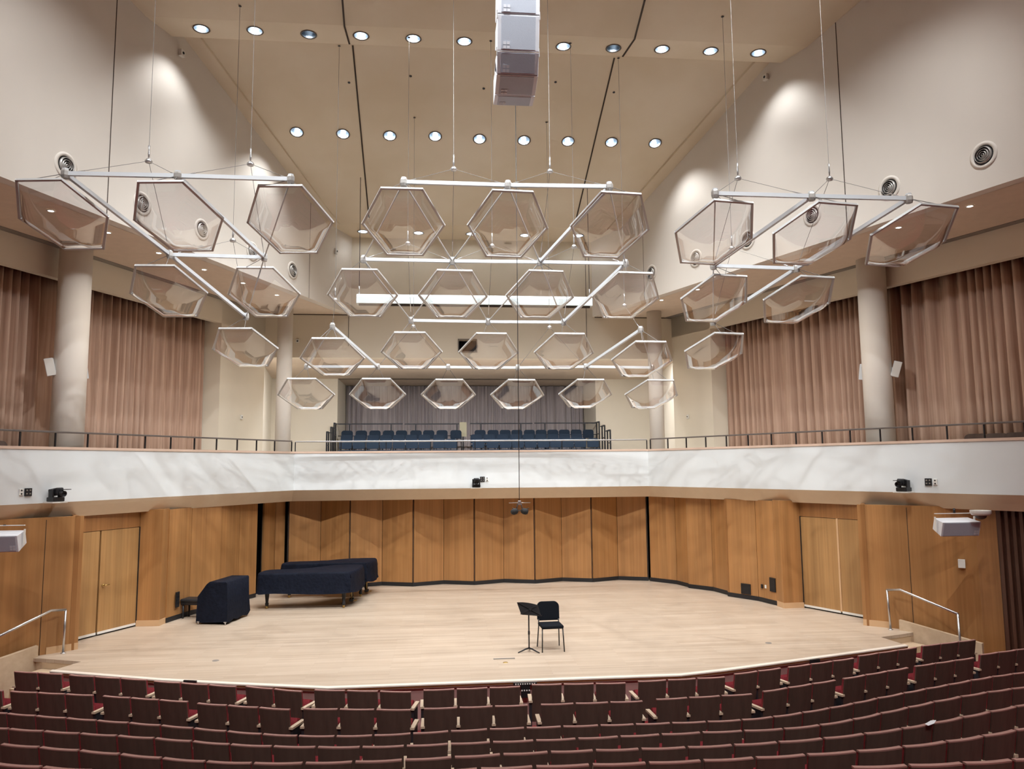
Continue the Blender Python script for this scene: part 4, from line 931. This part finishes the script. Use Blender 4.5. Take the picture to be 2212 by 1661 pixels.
# ---- grand pianos under quilted covers
def piano(ox, oy, label, k=1.0):
    t = thing('grand_piano', (ox, oy, 0), label, 'piano', None)
    # outline: straight spine towards the audience, keyboard end to the right (+X), tail to the left
    out = [(-1.02,-.62),(-.5,-.66),(.3,-.68),(.95,-.70),(1.05,-.66),(1.16,-.3),(1.22,.2),(1.22,.62),(1.16,.72),(.9,.76),(.55,.70),(.25,.48),(-.05,.22),(-.4,.10),(-.8,.06),(-1.0,-.0),(-1.10,-.18),(-1.12,-.5)]
    rnd = random.Random(5)
    n = len(out)*4; P = []
    for i in range(len(out)):
        p0, p1, p2, p3 = [V(out[(i+j) % len(out)]) for j in (-1,0,1,2)]
        for q in range(4):
            f = q/4; P.append(.5*((2*p1)+(p2-p0)*f+(2*p0-5*p1+4*p2-p3)*f*f+(3*p1-p0-3*p2+p3)*f**3))
    m_ = MB(); lv = [(.36,1.035),(.42,1.02),(.55,1.012),(.70,1.01),(.80,1.0),(.832,.988),(.842,.96)]; vs = []
    for z, sc in lv:
        for i, p in enumerate(P):
            fold = .012*sin(i*1.9+z*9)*(1 if z < .75 else .2); dz = .018*sin(i*.55) if z < .37 else 0
            sag = -.015*(p.x < -.4) if z > .7 else 0
            vs.append((p.x*sc+fold*(1 if p.x > 0 else -1), p.y*sc+fold, z+dz))
    NN = len(P); fs = [(j*NN+i, j*NN+(i+1) % NN, (j+1)*NN+(i+1) % NN, (j+1)*NN+i) for j in range(len(lv)-1) for i in range(NN)]
    m_.add(vs, fs, M['cover'], True); m_.add([vs[(len(lv)-1)*NN+i] for i in range(NN)], [tuple(range(NN))], M['cover'])
    part(m_, 'quilted_cover', t, world=False)
    m_ = MB(); m_.prism([(p.x*.97,p.y*.97) for p in P[::2]], .42, .76, M['black']); part(m_, 'case', t, world=False)
    for lx, ly in ((-.92,-.40),(.88,-.55),(.95,.52)):
        m_ = MB(); m_.tube([(lx,ly,.44),(lx,ly,.36),(lx,ly,.14),(lx,ly,.115),(lx,ly,.06)],[.06,.055,.032,.045,.035],M['black'],n=10); L_ = part(m_, 'leg', t, world=False)
        m_ = MB(); m_.lathe((lx,ly,.03),[(0,-.02),(.03,-.018),(.03,.018),(0,.02)],M['brass'],axis=(0,1,0),n=16); m_.box((lx,ly,.055),(.035,.06,.03),M['brass']); part(m_, 'caster', L_, world=False)
    m_ = MB()
    for yy in (-.10,-.03,.04,.11): m_.tube([(1.0,yy,.44),(1.0,yy*.8,.10)],.008,M['brass'] if abs(yy) > .09 else M['black'],n=6)
    m_.box((1.0,0,.09),(.10,.26,.05),M['black']); part(m_, 'pedal_lyre', t, world=False)
    for yy in (-.06,0,.06):
        m_ = MB(); m_.box((1.07,yy,.07),(.11,.02,.008),M['brass']); part(m_, 'pedal', t, world=False)
    return t
piano(-4.10,19.22, 'navy quilt-covered grand piano, the nearer of the two')
piano(-3.82,20.62, 'navy quilt-covered grand piano, the one behind, against the back wall') if False else None
t2 = thing('grand_piano', (-3.86,20.55,0), 'navy quilt-covered grand piano behind the nearer one, against the back wall', 'piano')
src = [o for o in COL.objects if o.name.startswith('grand_piano') and o is not t2][0]
for ch in list(src.children):
    c_ = ch.copy(); COL.objects.link(c_); c_.parent = t2
    for g_ in ch.children: d_ = g_.copy(); COL.objects.link(d_); d_.parent = c_
t2.scale = (1,.68,1.03)
# ---- covered upright keyboard instrument
A, B, Cc, D = V((-6.12,17.17)), V((-5.47,17.02)), V((-5.25,18.0)), V((-5.9,18.15))
t = thing('covered_keyboard', (-5.7,17.6,0), 'small upright keyboard instrument draped in a black cover, beside its bench', 'keyboard instrument')
def P2(u_, v_): return A + (B-A)*u_ + (D-A)*v_
prof = [(-.02,.03),(-.03,.30),(.02,.58),(.32,.84),(.40,.885),(.96,.885),(1.0,.86),(1.02,.45),(1.05,.12),(1.03,.05)]
m_ = MB(); vs = []; NV = 10
for j in range(NV+1):
    v_ = j/NV
    for i, (u_, z) in enumerate(prof):
        w_ = .018*sin(j*2.3+i*1.3)*(1-z); q = P2(u_+w_, v_*1.0+.012*sin(i*2+j)); vs.append((q.x, q.y, z if z > .1 else max(.02, z+.02*sin(j*1.7+i))))
n = len(prof); m_.add(vs, [(j*n+i, j*n+i+1, (j+1)*n+i+1, (j+1)*n+i) for j in range(NV) for i in range(n-1)], M['cover'], True)
m_.add(vs[:n], [tuple(range(n))], M['cover']); m_.add(vs[-n:], [tuple(range(n))], M['cover']); part(m_, 'dust_cover', t)
for u_, v_ in ((.05,.03),(.97,.02),(.97,1.0),(.05,.97)):
    q = P2(u_, v_); m_ = MB(); m_.lathe((q.x,q.y-.02,.032),[(0,-.013),(.03,-.011),(.03,.011),(0,.013)],M['steel'],axis=(1,.3,0),n=14); m_.box((q.x,q.y-.02,.055),(.05,.05,.02),M['steel']); part(m_, 'caster', t)
# ---- artist bench
t = thing('piano_bench', (-6.36,17.95,0), 'black tufted piano bench between the wall and the covered keyboard', 'bench', None, rotz=radians(-12))
m_ = MB(); m_.box((0,0,.39),(.60,.36,.07),M['black']); part(m_, 'cushion', t, world=False, bevel=.03)
m_ = MB(); m_.box((0,0,.325),(.56,.33,.06),M['satin']); part(m_, 'apron', t, world=False, bevel=.005)
for i in (-1,1):
    m_ = MB(); m_.lathe((i*.29,0,.33),[(0,-.01),(.035,-.01),(.035,.03),(0,.03)],M['satin'],axis=(i,0,0),n=14); part(m_, 'adjusting_knob', t, world=False)
    for j in (-1,1):
        m_ = MB(); m_.tube([(i*.24,j*.13,.30),(i*.24,j*.13,.06),(i*.24,j*.13,.0)],[.026,.018,.022],M['satin'],n=8); part(m_, 'leg', t, world=False)
# ---- wall plates
def plate(x, y, w_, h_, p, q, m, label, name='wall_plate', louvre=0, cat='wall plate'):
    c = at_line(x, y, p, q); d = (V(q)-V(p)).normalized(); n = V((d.y,-d.x,0)); 
    if n.y > 0: n = -n
    t = thing(name, c+n*.014, label, cat, None, rotz=atan2(n.x,-n.y))
    m_ = MB(); m_.box((0,0,0),(w_,.02,h_),m); part(m_, 'plate', t, world=False, bevel=.002)
    if louvre:
        m_ = MB()
        for k in range(louvre): m_.box((0,-.013,-h_/2+h_*(k+.5)/louvre),(w_*.86,.006,h_/louvre*.35),M['black']); 
        part(m_, 'louvre', t, world=False)
    return t
plate(1612,1272,.27,.25,(6.20,18.84),(6.68,18.1),M['satin'],'square black vent plate low on the right wooden panels',louvre=8,cat='vent')
plate(1647,1266,.06,.09,(6.68,18.1),(6.86,17.42),M['satin'],'tiny black outlet between the vent plate and the white outlet')
plate(1655,1267,.05,.08,(6.68,18.1),(6.86,17.42),M['outlet'],'tiny white outlet on the right wooden panels')
plate(1670,1263,.20,.32,(6.68,18.1),(6.86,17.42),M['satin'],'tall black connector panel with rows of sockets beside the right pier',louvre=7)
plate(382,1295,.14,.33,(-6.75,17.50),(-6.60,18.20),M['satin'],'black connector box on the wooden wall above the piano bench',louvre=5)
# ---- floor fittings
def floor_plate(x, y, w_, d_, m, label, rnd_=False):
    p = at_z(x, y, 0); t = thing('floor_pocket', (p.x,p.y,.001), label, 'floor fitting')
    m_ = MB()
    if rnd_: m_.lathe((0,0,0),[(0,.006),(w_/2,.006),(w_/2+.01,0)],m,n=20)
    else: m_.box((0,0,.003),(w_,d_,.006),m)
    part(m_, 'cover', t, world=False)
floor_plate(1089,1423,.37,.06,M['slot'],'long narrow grey floor slot in the stage front of the music stand')
floor_plate(1092,1431,.07,.07,M['brass'],'small round floor disc just before the grey floor slot',True)
floor_plate(466,1427,.10,.08,M['slot'],'small round floor disc on the left part of the stage',True)
floor_plate(1660,1389,.10,.08,M['slot'],'small round floor disc on the right part of the stage',True)
# ---- boxes on the stage front
def front_box(x, y, w_, h_, a, b, label, dots=0):
    c = at_line(x, y, a, b); d = (V(b)-V(a)).normalized(); n = V((d.y,-d.x,0)); n = n if n.y < 0 else -n
    t = thing('connector_panel', c+n*.015, label, 'connector panel', None, rotz=atan2(n.x,-n.y))
    m_ = MB(); m_.box((0,0,0),(w_,.03,h_),M['satin']); part(m_, 'plate', t, world=False, bevel=.002)
    if dots:
        m_ = MB()
        for k in range(dots): m_.box((-w_*.4+w_*.8*k/(dots-1),-.018,0),(.018,.006,.02),M['outlet'])
        part(m_, 'socket', t, world=False)
front_box(1134,1476,.36,.04,(0,12.04),(2.80,12.03),'black connector strip on the stage front at centre',9)
front_box(1135,1490,.14,.22,(0,12.04),(2.80,12.03),'black socket box below the connector strip, seen between seat backs',4)
front_box(1759,1428,.20,.07,(3.55,12.2),(5.34,12.74),'small black box on the right stage front')
front_box(412,1471,.22,.03,(-5.42,12.83),(-4.24,12.46),'small dark slot on the left stage front')
# ---- stair handrails
def handrail(pts, posts, label, s):
    t = thing('stair_handrail', pts[0], label, 'handrail')
    m_ = MB(); m_.tube(pts, .022, M['steel'], n=10); part(m_, 'rail', t)
    for a, b in posts:
        m_ = MB(); m_.tube([a, b], .02, M['steel'], n=10); m_.lathe(b, [(0,.012),(.045,.01),(.045,0)], M['steel'], n=16); part(m_, 'post', t)
a0 = at_z(1924,1360,0); b0 = at_y(1916,1274,a0.y); b1 = at_y(1945,1274,a0.y-.25); b2 = at_y(2069,1326,13.25)
handrail([b0,b1,b2],[(b0,(a0.x,a0.y,0)),(b2,(b2.x+.01,b2.y,-.17*3))],'steel pipe handrail at the right stage steps',1)
a0 = at_z(136,1411,0); b0 = at_y(142,1317,a0.y); b1 = at_y(110,1319,a0.y-.25); b2 = at_y(-10,1378,13.2)
handrail([b0,b1,b2],[(b0,(a0.x,a0.y,0)),(b2,(b2.x,b2.y,-.17*3))],'steel pipe handrail at the left stage steps',-1)
# ================================================================== AUDITORIUM SEATS
def c4(l): return [(x/2.989, 1380+y/2.989) for x, y in l]
def c5(l): return [(740+x/2.989, 1380+y/2.989) for x, y in l]
def c6(l): return [(1472+x/2.989, 1380+y/2.989) for x, y in l]
def wing(Y0, X): return Y0 + .36*max(0, abs(X+.0)-2.85)
SH = .84
ROWZ = {1:.15, 2:.165, 3:.17, 4:.34, 5:.53, 6:.74, 7:.96}
G1=[((26,1451),(131,1457),2),((144.5,1458.6),(314.5,1469.7),3),((328,1472),(508,1484),3),((526,1483),(650.5,1494.5),2),((675,1491),(889,1495.5),3),((912,1492),(1126.5,1483.5),3),((1146.5,1480),(1354.6,1476),3),((1378,1473),(1570,1463),3),((1589,1457),(1691,1443.5),2),((1706,1442),(1849,1422),3),((1858,1417.5),(1984.5,1398.5),3),((1995.6,1396),(2111.6,1382),3)]
G2=[((-60,1489.5),(2,1493),1),((17,1494),(198,1503),3),((217,1504),(403,1517),3),((421,1520),(625,1534),3),((651,1532),(889,1534.5),3),((913,1532),(1143,1524),3),((1166.5,1523),(1392,1515.5),3),((1417.5,1512),(1629,1500),3),((1651.6,1495),(1810,1469.6),3),((1825.6,1467),(1967,1442.5),3),((1980.5,1440),(2109,1421),3),((2121,1415),(2238,1399),3)]
RJ={
3:c4([(30,485),(215,500),(413,515),(610,530),(818,545),(1025,562),(1237,580),(1453,600),(1680,622),(1915,632),(2160,635)])+c5([(195,630),(447,615),(692,600),(943,585),(1182,578),(1420,570),(1660,560),(1893,558),(2125,545)])+c6([(172,540),(400,530),(607,510),(795,480),(973,450),(1127,420),(1283,388),(1447,350),(1595,325),(1743,300),(1880,268),(2020,245),(2155,228)]),
4:c4([(40,585),(265,600),(500,615),(743,630),(985,645),(1228,665),(1470,690),(1750,700),(2037,705)])+c5([(115,705),(403,700),(690,680),(963,672),(1243,660),(1518,650),(1792,635),(2060,622)])+c6([(135,608),(407,598),(677,590),(915,565),(1127,525),(1305,485),(1480,445),(1647,410),(1820,375),(1985,345),(2150,325)]),
5:c4([(235,705),(495,725),(757,750),(1030,775),(1310,805),(1620,810),(1955,812)])+c5([(68,800),(392,790),(715,770),(1030,750),(1338,735),(1630,725),(1925,715)])+c6([(45,710),(343,690),(638,675),(932,650),(1200,620),(1443,585),(1640,550),(1832,510),(2012,475),(2180,440)]),
6:c4([(250,835)])+c5([(1240,830),(1608,820),(1975,808)])+c6([(145,795),(485,775),(820,755),(1152,735),(1450,705),(1733,670),(1972,635),(2180,595)]),
7:c6([(1110,838),(1480,825),(1847,815),(2160,790)])}

W0 = .47
def seat_meshes(wd):
    d = {}
    N_ = 8
    def curved(z0, z1, y_of, th, hw_, bow):
        vs = []; 
        for side in (0,1):
            for z in (z0, z1):
                for k in range(N_+1):
                    x = -hw_ + 2*hw_*k/N_; b = bow*((x/hw_)**2); vs.append((x, y_of(z) + b + side*th, z))
        R_ = N_+1; fs = []
        for k in range(N_): fs += [(k,k+1,R_+k+1,R_+k),(2*R_+k+1,2*R_+k,3*R_+k,3*R_+k+1),(R_+k,R_+k+1,3*R_+k+1,3*R_+k),(k+1,k,2*R_+k,2*R_+k+1)]
        fs += [(0,R_,3*R_,2*R_),(N_,2*R_+N_,3*R_+N_,R_+N_)]
        return vs, fs
    yb = lambda z: -.17*(z-.40)
    h = wd/2-.018
    m_ = MB(); m_.add(*curved(.30, SH-.012, yb, .016, h, .018), M['seatwood'], False); d['back_panel'] = m_.mesh('back_panel')
    m_ = MB(); m_.add(*curved(SH-.016, SH, yb, .045, h, .018), M['seatrim'], False); d['top_edge'] = m_.mesh('top_edge')
    m_ = MB(); m_.add(*curved(.42, SH-.014, lambda z: yb(z)+.018, .045, h-.015, .018), M['seatred'], False); d['back_cushion'] = m_.mesh('back_cushion')
    m_ = MB(); R_ = Matrix.Rotation(radians(68), 3, 'X'); m_.box((0,.22,.49),(wd-.10,.30,.08),M['seatred'],rot=R_); d['seat_cushion'] = m_.mesh('seat_cushion')
    m_ = MB(); m_.box((0,.14,.595),(.055,.34,.028),M['armwood']); d['armrest'] = m_.mesh('armrest')
    m_ = MB(); m_.box((0,.12,.30),(.035,.24,.56),M['standard']); m_.box((0,.12,.02),(.07,.30,.04),M['standard']); d['standard'] = m_.mesh('standard')
    return d
SM = seat_meshes(W0)
def mkpart(key, root, x=0):
    o = bpy.data.objects.new(key, SM[key]); COL.objects.link(o); o.parent = root; o.location = (x,0,0); return o
seatproto = None
def seat(p, q, ztop, row, k, end, startarm=True):
    """one theatre seat whose back spans p..q (2-D); it faces the stage"""
    global seatproto
    p, q = V((p[0],p[1])), V((q[0],q[1])); c = (p+q)/2; d = q-p; L = d.length; rot_ = atan2(d.y, d.x)
    loc = (c.x + .17*(SH-.40)*-sin(rot_), c.y + .17*(SH-.40)*cos(rot_), ztop-SH)
    lab = 'brown-backed theatre seat, %s row from the stage, %s from the left picture edge' % (ORD[row], ORD[k])
    if seatproto is None:
        t = thing('theatre_seat', loc, lab, 'seat', 'x', rot_)
        for key in ('back_panel','top_edge','back_cushion','seat_cushion'): mkpart(key, t)
        mkpart('armrest', t, -W0/2); mkpart('standard', t, -W0/2); seatproto = t
    else:
        t = copy_tree(seatproto); t.location = loc; t.rotation_euler = (0,0,rot_); t['label'] = lab
    t.scale = (L/W0, 1, 1)
    t['group'] = 'theatre seats in the %s row' % ORD[row]
    return t
def end_arm(t):
    for key in ('armrest','standard'):
        o = bpy.data.objects.new(key, SM[key]); COL.objects.link(o); o.parent = t; o.location = (W0/2,0,0)
for row, g in ((1,G1),(2,G2)):
    z = ROWZ[row]; k = 0
    for a, b, n in g:
        A, B = at_z(*a, z), at_z(*b, z)
        for i in range(n):
            k += 1; t = seat(A.lerp(B, i/n), A.lerp(B, (i+1)/n), z, row, k, False)
            if i == n-1: end_arm(t)
for row, l in sorted(RJ.items()):
    z = ROWZ[row]; P = [at_z(*p, z) for p in l]
    P = [V((p.x, p.y)) for p in P]
    if row == 6:
        a, b = P[0], P[1]; f = []   # the stretch that drops below the frame
        Yc = b.y; n = 9
        for i in range(1, n):
            X = a.x+(b.x-a.x)*i/n; f.append(V((X, Yc+.36*max(0, -X-2.85) if False else Yc + (a.y-Yc)*max(0, (-X-2.7)/(-a.x-2.7)))))
        P = [P[0]]+f+P[1:]
    S = [P[0]] + [V((P[i].x, (P[i-1].y+2*P[i].y+P[i+1].y)/4)) for i in range(1, len(P)-1)] + [P[-1]]
    if row != 7: S = [S[0]*2-S[1]] + S
    S = S + [S[-1]*2-S[-2]]
    if row == 6: S = [S[0]*2-S[1]] + S
    for i in range(len(S)-1):
        t = seat(S[i], S[i+1], z, row, i+1, i == len(S)-2)
    end_arm(t)
# raked floor under the rows
FZ = [(8.5+.42, ROWZ[4]-SH),(7.6+.42, ROWZ[5]-SH),(6.7+.40, ROWZ[6]-SH),(5.8+.40, ROWZ[7]-SH)] + [(4.9+.4-.9*i, ROWZ[7]-SH+.24*(i+1)) for i in range(6)]
for Yf, z in FZ:
    mb = MB(); bend = 2.9; mb.prism([(-12.5, -6.9),(12.5,-6.9),(12.5, Yf+.36*(12.5-bend) if False else min(Yf+.34*(9.5-bend), 12.)),(9.5, Yf+.34*(9.5-bend)),(bend,Yf),(-bend,Yf),(-9.5, Yf+.34*(9.5-bend)),(-12.5, Yf+.34*(9.5-bend))], ZH-.02, z-.003, M['carpet'])
    struct(mb, 'floor')
p = at_z(2010,1564,ROWZ[5]+.012)
t = thing('paper_scrap', p, 'small scrap of white paper lying on a seat back in the fifth row, right', 'paper', None, rotz=radians(20))
m_ = MB(); m_.slab([(-.07,-.025,.0),(.02,-.03,.012),(.08,-.01,.03),(.05,.03,.02),(-.06,.02,.004)],(0,0,.002),M['paper']); part(m_, 'sheet', t, world=False)
# ================================================================== LIGHT FROM ELSEWHERE IN THE HALL, AND ADDED SPOTS
# house downlights over the audience (behind and above the camera), dimmed
for hk, (x, y) in enumerate(((-5.5,9.5),(0,9.0),(5.5,9.5),(-4,3),(4,3))):
    zc = ceil_z(y)-.05; t = thing('house_downlight', (x,y,zc), 'house ceiling downlight over the audience, above the picture, %s of five' % ORD[hk+1], 'ceiling light', 'house downlights over the audience')
    m_ = MB(); m_.lathe((0,0,0),[(.17,0),(.17,-.03),(.13,-.04),(.13,0)],M['canring'],n=20); part(m_, 'trim_ring', t, world=False)
    spot('house_fill', (x,y,zc-.08), 170. if y > 6 else 700., size=2.6, blend=1., r=.12, col=(1,.95,.92))
for i in range(9):
    x, y = -6.+1.5*i, 8.3
    zc = ceil_z(y)-.02; t = thing('house_downlight', (x,y,zc), 'stage downlight over the front seats, above the picture, %s from the left' % ORD[i+1], 'ceiling light', 'house downlights over the audience')
    m_ = MB(); m_.lathe((0,0,0),[(.17,0),(.17,-.03),(.13,-.04),(.13,0)],M['canring'],n=20); part(m_, 'trim_ring', t, world=False)
    spot('stage_beam', (x,y,zc-.08), 880., size=1.15, blend=.8, r=.05, target=(x*1.05,18.5,.8))
for x, y, tx, ty in ((5.2,8.9,-7.4,16.4),(3.4,8.9,-6.2,18.6),(-5.2,8.9,7.4,16.4),(-3.4,8.9,6.2,18.6),(6.2,8.9,-8.6,14.0),(-6.2,8.9,8.6,14.0)):  # added crossing spots without fixtures, to brighten the side parapets
    spot('stage_beam', (x,y,ceil_z(y)-.1), 1000., size=.75, blend=.8, r=.09, target=(tx,ty,2.6), col=(.93,.97,1.))
for x in (-6,-2,2,6):  # added spots behind the camera, no fixtures, to lift the seat backs
    spot('house_fill', (x,-3.5,ceil_z(-3.5)-.15), 1500., size=1.0, blend=.9, r=.12, target=(x*1.1,8.6,-.2), col=(1,.97,.95))
# cove light behind the alcove header
area('cove_light', (0.1, YB+.50, ZC+.03), (0.1, YB+1.5, ZC-.5), 520., 12.0, .10, col=(.93,.95,1.))
for s in (-1,1):
    area('cove_light', (s*(slx(15,1)+.55), 15., 7.55), (s*(slx(15,1)+.45), 15., 3.), 14., .2, 10., col=(1,.95,.9)) if False else None
